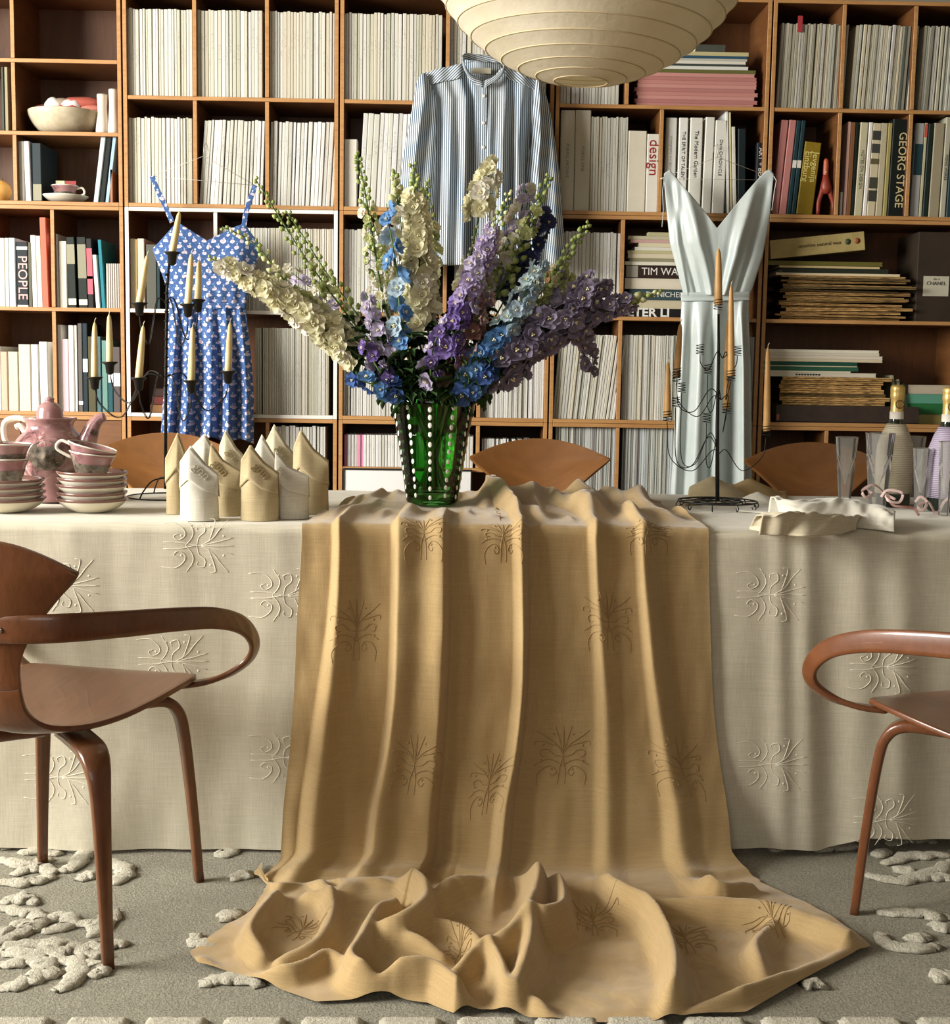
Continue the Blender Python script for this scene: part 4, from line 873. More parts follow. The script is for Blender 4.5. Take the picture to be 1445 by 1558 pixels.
def stalk(pts, label, fl=(), buds=(), leaves=(), stemr=.0028, eye=None, rim=None):
    """pts: (u, v, depth offset) from the rim upward; fl: (t0, t1, colours, size0, size1, spread, step)"""
    global SN; SN += 1
    P3 = [at(u, v, VY + d) for u, v, d in pts]
    rimp = P3[0].copy(); dx, dy = rimp.x - VX, rimp.y - VY; rl = math.hypot(dx, dy); mxr = .088
    if rl > mxr: dx *= mxr / rl; dy *= mxr / rl
    rimp = Vector((VX + dx, VY + dy, VZ + vh - .01)); a = fr_.uniform(0, 6.28)
    base = Vector((VX - dx * .45 + .02 * math.cos(a), VY - dy * .45 + .02 * math.sin(a), VZ + .03))
    path = spline([base, rimp] + P3[1:], 10)
    up = path[10:]; N = len(up)
    t = thing('delphinium', label, 'flower', base, group='delphiniums in the green vase')
    MB().tube(path, [stemr * (1 - .6 * max(0, (i - 10)) / max(1, len(path) - 10)) for i in range(len(path))], 7).build('stem', m_stem, t)
    # arc-length table on the part above the rim
    cl = [0]
    for i in range(1, N): cl.append(cl[-1] + (up[i] - up[i - 1]).length)
    tot = cl[-1]
    def pt(s):
        s = min(max(s, 0), tot - 1e-6)
        for i in range(N - 1):
            if cl[i + 1] >= s:
                f = (s - cl[i]) / max(1e-9, cl[i + 1] - cl[i]); return up[i].lerp(up[i + 1], f), (up[i + 1] - up[i]).normalized()
    ang = fr_.uniform(0, 6)
    ped = MB()
    for (t0, t1, cols, s0, s1, spread, step) in fl:
        s = t0 * tot
        while s < t1 * tot:
            p, tn = pt(s); f = (s / tot - t0) / (t1 - t0); ang += 2.4 + fr_.uniform(-.4, .4)
            n1 = tn.orthogonal().normalized(); n2 = tn.cross(n1); out = (n1 * math.cos(ang) + n2 * math.sin(ang)).normalized()
            size = 1.25 * lerp(s0, s1, f) * fr_.uniform(.82, 1.14); sp = 1.2 * spread * lerp(1, .55, f) * fr_.uniform(.8, 1.2)
            c = p + out * sp + tn * sp * .35
            nrm = out + tn * fr_.uniform(-.1, .45) + Vector((0, -.25, .05)) + Vector((fr_.uniform(-.25, .25), fr_.uniform(-.25, .25), fr_.uniform(-.25, .25)))
            col = fr_.choice(cols); j = fr_.uniform(-12, 12)
            o = obj('floret', fr_.choice(eye or FL), t, c - base, orient(nrm, ang), (size,) * 3, tuple(min(255, max(0, q + j)) for q in col))
            ped.tube([p, p.lerp(c, .6) + tn * .002, c - nrm.normalized() * .002], .0009, 4, cap=False)
            s += .85 * step * fr_.uniform(.8, 1.2)
    if ped.v: ped.build('pedicels', m_stem, t)
    if buds:
        bm_ = MB()
        for (t0, t1, size, spread, step, cc) in buds:
            s = t0 * tot
            while s <= t1 * tot:
                p, tn = pt(s); f = (s / tot - t0) / max(1e-6, t1 - t0); ang += 2.4 + fr_.uniform(-.4, .4)
                n1 = tn.orthogonal().normalized(); n2 = tn.cross(n1); out = (n1 * math.cos(ang) + n2 * math.sin(ang)).normalized(); sp = spread * lerp(1, .3, f) * fr_.uniform(.7, 1.2); sz = 1.4 * size * lerp(1, .55, f) * fr_.uniform(.8, 1.2)
                c = p + out * sp + tn * sp * .8; bm_.tube([p, p + out * sp * .5 + tn * sp * .15, c], .0008, 4, 0, False)
                d = (out * .6 + tn).normalized(); bm_.tube([c - d * sz * .6, c - d * sz * .3, c + d * sz * .2, c + d * sz * .8], [sz * .25, sz * .62, sz * .6, sz * .15], 6, cc if fr_.random() < .6 else 1)
                s += step * fr_.uniform(.8, 1.2)
        tag(bm_.build('buds', [m_stem, m_bud, plain_bud], t), kind='stuff')
    for (s_, size) in leaves:
        p, tn = pt(s_ * tot); ang += 2.4; n1 = tn.orthogonal().normalized(); n2 = tn.cross(n1); out = (n1 * math.cos(ang) + n2 * math.sin(ang))
        q = out.normalized().to_track_quat('X', 'Z').to_euler(); obj('leaf', fr_.choice(LF), t, p - base, q, (size * 1.25,) * 3)
    return t
plain_bud = plain('bud_cream', (206, 206, 150), .6)
lv = [(.05, .05), (.12, .06), (.19, .06), (.26, .055), (.33, .05), (.40, .04)]
rim = 602
stalk([(625, rim, .0), (520, 522, -.04), (430, 455, -.07), (345, 405, -.09), (318, 392, -.09)], 'thick cream delphinium leaning far left across the blue dress', [(.30, .93, [CRM, CRW, CRM], .027, .017, .024, .0085)], [(.92, 1, .007, .012, .006, 2)], lv)
stalk([(640, rim, .02), (545, 520, .0), (450, 445, -.02), (388, 372, -.02), (338, 345, -.03)], 'slim cream-budded delphinium just above the thick left cream one', [(.45, .75, [CRM, GRN], .014, .010, .016, .02)], [(.5, 1, .009, .018, .010, 2)], lv)
stalk([(640, rim, .05), (545, 500, .05), (470, 400, .04), (425, 330, .04), (388, 272, .04)], 'green budded delphinium reaching up to the right strap of the blue dress', [(.5, .66, [GRN, CRM], .011, .009, .014, .02)], [(.5, 1, .009, .02, .0085, 1)], lv)
stalk([(645, rim, .08), (560, 500, .09), (500, 420, .10), (455, 350, .10), (436, 322, .1)], 'short green delphinium with tiny buds right of the dress strap', [], [(.45, 1, .009, .020, .009, 1)], lv)
stalk([(640, rim, .08), (560, 520, .1), (500, 460, .12), (440, 412, .13)], 'pale lavender delphinium hidden behind the left cream spikes', [(.55, 1, [LAV, CRW], .018, .012, .018, .014)], [], lv)
stalk([(650, rim, .05), (590, 480, .04), (567, 360, .03), (553, 280, .03), (543, 232, .03)], 'tallest delphinium, green tipped with small cream florets', [(.38, .80, [CRM, GRN, CRW], .015, .011, .024, .011)], [(.5, 1, .009, .024, .0065, 1)], lv, .0036)
stalk([(655, rim, .0), (640, 480, -.02), (637, 380, -.03), (632, 300, -.03), (628, 250, -.02)], 'dense cream delphinium standing in front of the left of the striped shirt', [(.32, .86, [CRM, CRM, CRW], .027, .019, .026, .0075)], [(.84, 1, .009, .018, .006, 1)], lv)
stalk([(660, rim, .06), (650, 480, .07), (655, 380, .07), (650, 300, .07), (652, 275, .07)], 'green tipped delphinium peeping right of the dense cream spike', [(.4, .8, [CRM, GRN], .020, .014, .020, .012)], [(.7, 1, .009, .018, .007, 1)], lv)
stalk([(655, rim, .08), (625, 460, .10), (608, 330, .10), (600, 262, .10)], 'pale green-white delphinium behind the tall green tipped one', [(.55, .9, [CRW, GRN], .015, .012, .02, .02)], [(.85, 1, .011, .018, .008, 2)], lv)
stalk([(645, rim, -.05), (612, 500, -.07), (605, 420, -.07), (594, 355, -.07), (588, 310, -.06)], 'clear blue delphinium with large open florets left of centre', [(.33, 1.0, [BLU, BLU, LBL], .025, .021, .013, .040)], [], lv)
stalk([(640, rim, -.04), (588, 535, -.06), (566, 480, -.06), (556, 445, -.05)], 'short pale lilac delphinium below the tall green tipped one', [(.4, 1, [LAV, (206, 196, 218)], .018, .013, .014, .015)], [], lv)
stalk([(630, rim, -.06), (582, 570, -.08), (562, 535, -.08), (556, 512, -.08)], 'small violet delphinium low at the left of the bouquet', [(.35, 1, [PUR, LAV], .019, .015, .014, .018)], [], lv[:2])
stalk([(625, rim, -.07), (580, 590, -.09), (552, 580, -.09), (538, 576, -.08)], 'deep blue delphinium drooping over the left rim of the vase', [(.2, 1, [DBL, BLU], .022, .016, .014, .017)], [], lv[:1])
stalk([(670, rim, .06), (705, 440, .05), (726, 340, .04), (742, 270, .04), (752, 254, .04)], 'cream delphinium in front of the shirt placket, right of centre', [(.78, 1.0, [CRM, CRW], .023, .018, .026, .010), (.45, .6, [CRM, CRW], .02, .016, .016, .014)], [(.45, .75, .007, .012, .01, 2)], lv, .0034)
stalk([(675, rim, .02), (715, 450, .0), (745, 370, -.02), (768, 312, -.02), (776, 290, -.02)], 'cream and pink delphinium with many pale buds right of centre', [(.42, .8, [CRM, PNK, CRW], .017, .013, .022, .010)], [(.5, 1, .009, .024, .0065, 2)], lv)
stalk([(685, rim, .04), (740, 480, .04), (785, 390, .04), (815, 320, .04), (836, 266, .04)], 'green budded delphinium leaning right in front of the right sleeve', [(.72, .85, [LAV, GRN], .016, .013, .02, .014)], [(.45, 1, .010, .026, .0065, 1)], lv, .0034)
stalk([(685, rim, .08), (745, 470, .1), (780, 370, .1), (798, 300, .1), (806, 285, .1)], 'lilac topped delphinium behind the green budded one', [(.78, 1, [LAV, LAV, CRW], .02, .014, .022, .011)], [(.6, .85, .009, .02, .009, 1)], lv)
stalk([(685, rim, .10), (760, 470, .13), (806, 380, .14), (832, 330, .14)], 'dark navy delphinium deep behind the green buds', [(.55, 1, [NAV, (84, 88, 126)], .024, .018, .026, .010)], [], lv)
stalk([(690, rim, .02), (775, 500, .02), (835, 430, .01), (870, 375, .0), (896, 340, .0)], 'yellow-green delphinium leaning right below the tall volumes', [(.48, .74, [GRN, CRM], .016, .012, .02, .012)], [(.5, 1, .010, .024, .0065, 1)], lv)
stalk([(668, rim, -.06), (692, 500, -.09), (718, 430, -.10), (742, 370, -.10), (748, 345, -.1)], 'violet delphinium fading to lilac upward, at the centre', [(.26, .55, [PUR, PUR, (124, 100, 172)], .024, .021, .022, .0095), (.55, 1.0, [LAV, (192, 176, 208)], .020, .014, .020, .0095)], [], lv)
stalk([(685, rim, -.06), (735, 545, -.08), (775, 490, -.09), (808, 430, -.09), (822, 405, -.08)], 'sky blue delphinium paling toward its tip, right of centre', [(.18, .55, [BLU, (110, 154, 196)], .024, .021, .020, .010), (.55, 1.0, [LBL, (190, 208, 206)], .020, .015, .020, .0105)], [], lv)
stalk([(690, rim, -.03), (760, 555, -.05), (830, 500, -.06), (880, 462, -.06), (905, 430, -.05)], 'broad smoky mauve delphinium spreading to the right', [(.28, 1.0, [MAU, MAU, (140, 130, 148)], .027, .021, .036, .0065)], [], lv)
stalk([(690, rim, -.02), (775, 550, -.03), (860, 500, -.04), (925, 470, -.05), (985, 450, -.05), (1004, 444, -.05)], 'longest mauve delphinium stretching right to the flat book pile', [(.3, .86, [MAU, (160, 148, 166)], .024, .016, .024, .010)], [(.85, 1, .011, .012, .009, 2)], lv)
stalk([(695, rim, .0), (780, 560, .0), (850, 510, .0), (893, 520, .0), (897, 565, .0)], 'drooping mauve delphinium hanging at the right edge of the bouquet', [(.74, 1, [MAU, (170, 156, 170)], .019, .014, .016, .012)], [], lv[:2])
stalk([(688, rim, -.04), (745, 585, -.06), (785, 565, -.06), (800, 575, -.06)], 'small mauve floret spray low right above the rim', [(.5, 1, [MAU, LAV], .019, .015, .014, .018)], [], lv[:2])
stalk([(672, rim, -.05), (700, 545, -.08), (722, 495, -.08), (738, 452, -.08)], 'rusty pink delphinium between the violet and the blue ones', [(.15, 1, [BRN, PNK, BRN], .022, .018, .018, .018)], [], lv)
stalk([(660, rim, -.07), (655, 560, -.10), (662, 520, -.10), (678, 495, -.09)], 'small purple delphinium low at the centre above the vase', [(.22, 1, [PUR, LAV], .020, .016, .014, .018)], [], lv[:2])
stalk([(640, rim, -.05), (620, 540, -.06), (606, 500, -.06)], 'single blue open floret standing low left of centre', [(.82, 1, [BLU], .027, .025, .008, .02)], [], lv)
stalk([(690, rim, -.07), (720, 592, -.09), (735, 575, -.09), (750, 548, -.09)], 'blue delphinium hanging over the right rim of the vase', [(.1, 1, [(88, 124, 176), DBL], .024, .02, .016, .017)], [], lv[:2])
stalk([(655, rim, .0), (640, 560, -.02), (640, 520, -.02)], 'leafy green delphinium shoot at the heart of the bouquet', [], [], [(.02, .07), (.1, .08), (.2, .08), (.3, .075), (.4, .08), (.5, .08), (.6, .07), (.7, .07), (.8, .06), (.95, .06)])
stalk([(680, rim, .0), (690, 560, -.02), (700, 520, -.02)], 'leafy green delphinium shoot right of the bouquet heart', [], [], [(.02, .07), (.1, .08), (.2, .08), (.3, .075), (.4, .08), (.5, .08), (.6, .07), (.7, .07), (.8, .06), (.95, .06)])
stalk([(630, rim, .02), (570, 550, .0), (530, 510, .0)], 'leafy green delphinium shoot at the left under the cream spikes', [], [], [(.02, .07), (.1, .08), (.2, .075), (.35, .07), (.5, .075), (.65, .07), (.8, .06), (.95, .06)])
stalk([(645, rim, .04), (560, 540, .03), (490, 480, .02), (430, 440, .0), (395, 420, .0)], 'second cream delphinium filling in behind the thick left one', [(.35, .95, [CRM, CRW, CRW], .022, .016, .022, .012)], [(.9, 1, .008, .012, .008, 2)], lv)
stalk([(650, rim, .07), (610, 470, .08), (600, 400, .08), (596, 350, .08)], 'cream delphinium filling behind the clear blue one', [(.4, 1, [CRM, CRW, GRN], .022, .016, .022, .013)], [], lv)
stalk([(675, rim, .06), (730, 450, .06), (770, 380, .05), (792, 345, .05)], 'pale lilac and cream delphinium behind the violet one', [(.35, 1, [CRW, LAV, GRN], .021, .015, .026, .011)], [(.6, 1, .009, .026, .009, 2)], lv)
stalk([(690, rim, .04), (780, 530, .05), (835, 470, .05), (862, 420, .05)], 'grey-lilac delphinium behind the broad mauve one', [(.3, 1, [MAU, LAV, GRN], .022, .016, .024, .011)], [(.7, 1, .009, .022, .009, 2)], lv)
# ------------------------------------------------------------------ paper lantern
LY = 3.42; zb_ = at(893, 129, LY).z; LC = at(894, 60, LY); LR = .435
lan = thing('pendant_lamp', 'large round cream paper lantern hanging above the table, cut by the top edge', 'lamp', (LC.x, LY, zb_ + LR))
m_pap = NT('lantern_paper'); _v = m_pap.coord(); _c = m_pap.ramp(m_pap.noise(_v, 6, 5), [(.3, (224, 214, 186)), (.7, (236, 227, 204))])
_d = m_pap.node('ShaderNodeBsdfDiffuse'); _t = m_pap.node('ShaderNodeBsdfTranslucent'); _m = m_pap.node('ShaderNodeMixShader'); _m.inputs[0].default_value = .3
for q in (_d, _t): m_pap.link(_c, q.inputs[0])
_b = m_pap.node('ShaderNodeBump'); m_pap.link(m_pap.noise(_v, 45, 4), _b.inputs['Height']); _b.inputs['Strength'].default_value = .35; _b.inputs['Distance'].default_value = .004; m_pap.link(_b.outputs[0], _d.inputs['Normal'])
m_pap.link(_d.outputs[0], _m.inputs[1]); m_pap.link(_t.outputs[0], _m.inputs[2]); m_pap.link(_m.outputs[0], m_pap.out.inputs[0]); m_pap = m_pap.m
t0_ = .155; NRB = 26
tilt = Matrix.Rotation(.035, 3, 'Y')
def sph(a, b):
    th = lerp(t0_, PI - t0_, b); k = b * NRB; sc2 = 1 - .012 * abs(math.sin(PI * k)) ** .8 - .003 * nz(a * 40, b * 30)
    return LC * 0 + Vector((LC.x, LY, zb_ + LR)) + tilt @ Vector((LR * math.sin(th) * math.cos(2 * PI * a) * sc2, LR * math.sin(th) * math.sin(2 * PI * a) * sc2, -LR * math.cos(th) * (1 if True else 0) * (.995)))
MB().grid(sph, 96, NRB * 6, 0, True).build('paper_shade', m_pap, lan)
m_bam = plain('bamboo_rib', (206, 188, 148), .7)
for k in range(NRB + 1):
    th = lerp(t0_, PI - t0_, k / NRB); r = LR * math.sin(th) * 1.001
    MB().tube([Vector((LC.x, LY, zb_ + LR)) + tilt @ Vector((r * math.cos(2 * PI * i / 64), r * math.sin(2 * PI * i / 64), -LR * math.cos(th) * .995)) for i in range(65)], .0017, 5, cap=False).build('rib', m_bam, lan)
MB().tube([(LC.x, LY, zb_ + 2 * LR - .02), (LC.x, LY, 2.95)], .003, 6).build('cord', flat((220, 216, 206)), lan)
MB().ball((LC.x, LY, zb_ + LR + .12), .045, 16, 12).build('bulb', flat((236, 234, 226), .3), lan)
# ------------------------------------------------------------------ garments
m_wire = plain('wire', (196, 190, 176), .4, metal=.5); m_iron = plain('black_iron', (30, 28, 24), .5, metal=.5)
def stripes_mat():
    n = NT('blue_stripe_cotton'); tc = n.node('ShaderNodeTexCoord'); sp = n.node('ShaderNodeSeparateXYZ'); n.link(tc.outputs['UV'], sp.inputs[0])
    w_ = n.math('SINE', n.math('MULTIPLY', sp.outputs[0], 2 * PI / .0074)); f = n.math('SMOOTH_MIN', n.math('MAXIMUM', n.math('MULTIPLY_ADD', w_, 1.2, .55), 0.0), 1.0, .2)
    v = n.coord(); n.col(n.mix(f, n.ramp(n.noise(v, 200), [(.3, (206, 212, 214)), (.7, (218, 224, 224))]), (74, 94, 114))).set(rough=.85, sheen=.2).bump(n.noise(v, 500, 2), .25, .001); return n.m
m_str = stripes_mat()
def cloth_panel(uL, uR, vT, vB, Y, fold, nu=60, nv=60, uvw=1.0, uvrot=0, dz=0):
    """hanging panel: outline given by uL(v), uR(v), top and bottom v per s; fold(s, v) = metres toward the room"""
    mb = MB(); vs = []; uv = []
    for j in range(nv + 1):
        for i in range(nu + 1):
            s = i / nu; v = lerp(vT(s), vB(s), j / nv); u = lerp(pl(uL, v), pl(uR, v), s)
            p = at(u, v, Y - fold(s, v)); vs.append(p); q = (p.x, p.z) if not uvrot else (p.x * math.cos(uvrot) + p.z * math.sin(uvrot), -p.x * math.sin(uvrot) + p.z * math.cos(uvrot))
            uv.append((p.x * uvw if not uvrot else q[0], q[1]))
    return mb.add(vs, [(j * (nu + 1) + i, (j + 1) * (nu + 1) + i, (j + 1) * (nu + 1) + i + 1, j * (nu + 1) + i + 1) for j in range(nv) for i in range(nu)], 0, uv)
GY = YS - .075
def hanger(name, label, cx, v_hook, uL, vL, uR, vR, vbar=None, cross=True):
    a, b, h = at(uL, vL, GY), at(uR, vR, GY), at(cx, v_hook, GY); t = thing(name, label, 'hanger', (h.x, GY, h.z)); n_ = h.z - .035
    P = [a, Vector((h.x - .02, GY, n_ - .01)), Vector((h.x, GY, n_)), Vector((h.x + .02, GY, n_ - .01)), b]
    MB().tube([a, Vector((h.x, GY, n_)), b], .0009, 6).build('shoulder_wire', m_wire, t)
    if cross: MB().tube([a, b], .0008, 6).build('crossbar', m_wire, t)
    MB().tube([(h.x, GY, n_), (h.x, GY, h.z), (h.x + .004, GY + .03, h.z + .016), (h.x, GY + .07, h.z + .012), (h.x, GY + .085, h.z - .006)], .0012, 6).build('hook', m_wire, t)
    return t
# striped shirt
sh = thing('shirt', 'blue and white striped collarless shirt hanging on the bookcase behind the flowers', 'shirt', at(732, 250, GY))
def fold_shirt(s, v):
    f = sm((v - 112) / 140); x = s
    g = 0
    for c, w_, a in ((.14, .05, .016), (.30, .05, .018), (.36, .03, -.016), (.56, .04, .006), (.70, .045, .014), (.79, .03, -.010), (.87, .04, .014), (.96, .03, -.012), (.03, .04, -.012)): g += a * math.exp(-((x - c - .01 * f) / w_) ** 2)
    return .052 * math.sin(PI * min(1, max(0, .04 + s * .92))) ** .6 * (.5 + .5 * f) + g * (.6 + 1.7 * f) + .002 * nz(s * 12, v * .02)
BL = [(100, 645), (112, 646), (150, 664), (190, 664), (260, 662), (400, 655)]; BR = [(100, 818), (118, 817), (160, 811), (215, 806), (300, 806), (400, 810)]
vtop = lambda s: pl([(0, 112), (.34, 100), (.38, 104), (.45, 120), (.52, 128), (.6, 120), (.665, 106), (.69, 103), (1, 119)], s)
cloth_panel(BL, BR, vtop, lambda s: 400 + 3 * math.sin(s * 7), GY, fold_shirt, 110, 70).build('front', m_str, sh, solid=.0012)
cloth_panel(BL, BR, lambda s: pl([(0, 112), (.33, 97), (.37, 87), (.66, 90), (.7, 102), (1, 119)], s), lambda s: 404, GY + .03, lambda s, v: .01 * math.sin(s * 14) - .02 * math.sin(PI * s), 40, 30).build('back', m_str, sh, solid=.0012)
SL = lambda v: 0
for nm, L_, R_, vt, vb in (('sleeve', [(112, 639), (125, 634), (180, 624), (245, 612), (420, 596)], [(112, 648), (150, 664), (185, 664), (260, 661), (420, 652)], lambda s: pl([(0, 114), (.5, 111), (1, 112)], s), lambda s: 416), ('sleeve', [(118, 815), (160, 811), (215, 808), (255, 801), (420, 796)], [(118, 822), (150, 832), (180, 839), (265, 851), (420, 862)], lambda s: 119, lambda s: 410)):
    fs_ = lambda s, v: .012 + .034 * math.sin(PI * s) ** .7 + .009 * math.sin(s * 11 + v * .012 + 1) * sm((v - 110) / 80) + .012 * math.exp(-((s - .35) / .12) ** 2) * sm((v - 130) / 60)
    m_ = cloth_panel(L_, R_, vt, vb, GY, fs_, 44, 60, uvrot=.08 if L_[0][1] < 700 else -.08); m_.build(nm, m_str, sh, solid=.0012)
for nm, L_, R_, rot in (('yoke', [(90, 705), (100, 700), (112, 642), (131, 652)], [(90, 706), (100, 708), (122, 704), (131, 690)], -.75), ('yoke', [(100, 764), (106, 764), (124, 776), (136, 790)], [(100, 768), (106, 776), (119, 816), (136, 818)], .75)):
    q = (at(706, 99, GY), at(643, 112, GY), at(652, 131, GY), at(703, 122, GY)) if nm == 'yoke' and L_[0][1] < 720 else (at(818, 119, GY), at(765, 103, GY), at(770, 122, GY), at(815, 138, GY))
    def yk(a, b, q=q, rot=rot):
        p = q[0].lerp(q[1], a).lerp(q[3].lerp(q[2], a), b); return p
    mb = MB(); vs = []; uv = []
    for j in range(7):
        for i in range(15):
            p = yk(i / 14, j / 6); s_ = (p.x - at(646, 112, GY).x) / (at(817, 118, GY).x - at(646, 112, GY).x)
            vv = 100 + 30 * j / 6; vs.append(Vector((p.x, GY - fold_shirt(min(1, max(0, s_)), vv) - .004, p.z))); uv.append((p.x * math.sin(rot) + p.z * math.cos(rot), 0))
    mb.add(vs, [(j * 15 + i, (j + 1) * 15 + i, (j + 1) * 15 + i + 1, j * 15 + i + 1) for j in range(6) for i in range(14)], 0, uv).build(nm, m_str, sh, solid=.0015)
cb = [at(u, v, GY - d) for u, v, d in ((735, 128, .062), (716, 117, .06), (705, 98, .045), (706, 86, .0), (722, 87, -.025), (745, 89, -.025), (762, 91, -.005), (767, 103, .04), (757, 117, .058), (737, 128, .064))]
Q = spline(cb, 6); mb = MB(); vs = []; uv = []; acc_ = 0
for i, p in enumerate(Q):
    if i: acc_ += (p - Q[i - 1]).length
    for k in range(3): vs.append(p + Vector((0, .004 * k, .012 * (k - 1)))); uv.append((acc_ * .2 + k * .0125, 0))
mb.add(vs, [(i * 3 + k, i * 3 + k + 1, i * 3 + k + 4, i * 3 + k + 3) for i in range(len(Q) - 1) for k in range(2)], 0, uv).build('collar_band', m_str, sh, solid=.003)
lc = at(732, 107, GY + .02); MB().box((lc.x - .035, lc.y - .003, lc.z - .012), (lc.x + .035, lc.y, lc.z + .008)).build('neck_label', flat((206, 200, 176)), sh)
cloth_panel([(128, 733), (400, 728)], [(128, 742), (400, 739)], lambda s: 128, lambda s: 398, GY, lambda s, v: fold_shirt(.52, v) + .004, 4, 30).build('placket', m_str, sh, solid=.002)
for u, v in ((731, 146), (730.5, 187), (730, 224), (730, 262), (731, 300)):
    p = at(u + 5, v, GY - fold_shirt(.52, v) - .007); MB().lathe([(0, 0), (.0055, 0), (.006, .0015), (.004, .002), (0, .0016)], 14, p, M=Matrix.Rotation(PI / 2, 3, 'X')).build('button', flat((228, 224, 208), .3), sh)
hanger('coat_hanger', 'wire hanger holding the striped shirt', 735, 74, 646, 112, 817, 118)
# blue floral dress
def floral():
    n = NT('blue_floral_cotton'); tc = n.node('ShaderNodeTexCoord'); sp = n.node('ShaderNodeSeparateXYZ'); n.link(tc.outputs['UV'], sp.inputs[0])
    wn = n.noise(n.coord('Object'), 38, 2); X = n.math('ADD', sp.outputs[0], n.math('MULTIPLY', wn, .022)); Z = n.math('ADD', sp.outputs[1], n.math('MULTIPLY', n.noise(n.coord('Object', (1, 1, 1), (1, 0, 0)), 44, 2), .016)); k = .034
    def dots(ox, oz, rx, rz):
        row = n.math('FLOOR', n.math('ADD', n.math('DIVIDE', Z, k * .62), oz)); off = n.math('MULTIPLY', n.math('MODULO', n.math('ABSOLUTE', row), 2.0), .5)
        fx = n.math('SUBTRACT', n.math('FRACT', n.math('ADD', n.math('ADD', n.math('DIVIDE', X, k), off), ox)), .5); fz = n.math('SUBTRACT', n.math('FRACT', n.math('ADD', n.math('DIVIDE', Z, k * .62), oz)), .5)
        d = n.math('ADD', n.math('POWER', n.math('DIVIDE', fx, rx), 2.0), n.math('POWER', n.math('DIVIDE', fz, rz), 2.0)); return n.math('LESS_THAN', d, 1.0)
    v = n.coord(); base = n.ramp(n.noise(v, 90, 3), [(.35, (50, 80, 132)), (.62, (64, 98, 152)), (.72, (116, 146, 186))])
    c = n.mix(dots(.0, .0, .23, .27), base, (208, 204, 218)); c = n.mix(dots(.02, -.06, .1, .12), c, (216, 168, 178)); c = n.mix(dots(.5, .5, .08, .14), c, (190, 206, 226))
    n.col(c).set(rough=.85, sheen=.15); return n.m
m_flo = floral()
dr = thing('dress', 'blue floral summer dress with thin straps hanging at the white bookcase', 'dress', at(315, 470, GY))
for pts in ([(231, 268), (240, 290), (252, 315), (262, 338)], [(388, 282), (380, 305), (374, 325), (371, 345)]):
    P = spline([at(u, v, GY - .004 - .02 * i / 3) for i, (u, v) in enumerate(pts)], 6)
    mb = MB(); mb.strip(P, Vector((1, 0, .4 if pts[0][0] < 300 else -.4)), .018, .002); mb.uv = [(p[0], p[2]) for p in mb.v]; mb.build('strap', m_flo, dr)
def fold_bod(s, v): return .03 * math.sin(PI * s) ** .7 + .022 * (math.exp(-((s - .22) / .13) ** 2) + math.exp(-((s - .8) / .13) ** 2)) * math.exp(-((v - 390) / 38) ** 2) + .003 * math.sin(s * 40) * sm((v - 425) / 30)
cloth_panel([(330, 240), (378, 231), (400, 240), (440, 255), (466, 259)], [(330, 392), (375, 398), (400, 390), (440, 378), (466, 373)], lambda s: pl([(0, 380), (.2, 337), (.5, 366), (.78, 344), (.86, 340), (1, 376)], s), lambda s: 465, GY, fold_bod, 60, 40).build('bodice', m_flo, dr, solid=.0015)
cloth_panel([(330, 240), (378, 231), (440, 255), (466, 259)], [(330, 392), (375, 398), (440, 378), (466, 373)], lambda s: pl([(0, 380), (.5, 372), (1, 376)], s), lambda s: 465, GY + .025, lambda s, v: 0, 20, 14).build('bodice_back', m_flo, dr, solid=.0015)
def fold_sk(s, v):
    f = sm((v - 462) / 120); g = sum(a * math.exp(-((s - c) / w_) ** 2) for c, w_, a in ((.08, .035, .016), (.16, .03, -.014), (.26, .04, .018), (.36, .035, -.020), (.42, .03, -.012), (.52, .05, .014), (.63, .03, -.012), (.72, .045, .02), (.82, .03, -.014), (.92, .04, .014)))
    return .035 * math.sin(PI * min(1, .06 + .9 * s)) ** .6 + g * (.4 + 1.7 * f) + .003 * math.sin(s * 70) * (1 - f)
cloth_panel([(464, 258), (540, 254), (600, 250), (672, 244)], [(464, 373), (540, 382), (600, 386), (672, 386)], lambda s: 467, lambda s: 664 + 8 * s + 3 * math.sin(s * 20), GY, fold_sk, 120, 60).build('skirt', m_flo, dr, solid=.0015)
cloth_panel([(464, 258), (672, 244)], [(464, 373), (672, 386)], lambda s: 467, lambda s: 664, GY + .03, lambda s, v: .006 * math.sin(s * 25), 40, 20).build('skirt_back', m_flo, dr, solid=.0015)
cloth_panel([(455, 257), (475, 257)], [(455, 375), (475, 374)], lambda s: 461, lambda s: 470, GY, lambda s, v: .036 * math.sin(PI * min(1, .06 + .9 * s)) ** .6 + .003, 40, 3).build('waistband', m_flo, dr, solid=.002)
for u, v in ((317, 377), (316, 412), (316, 450), (316, 487), (316, 525), (316, 563)):
    p = at(u, v, GY - .05); MB().lathe([(0, 0), (.006, 0), (.0065, .002), (0, .002)], 14, p, M=Matrix.Rotation(PI / 2, 3, 'X')).build('button', flat((232, 224, 226), .3), dr)
hanger('coat_hanger', 'thin wire hanger holding the blue floral dress', 310, 222, 231, 268, 388, 282, cross=True)
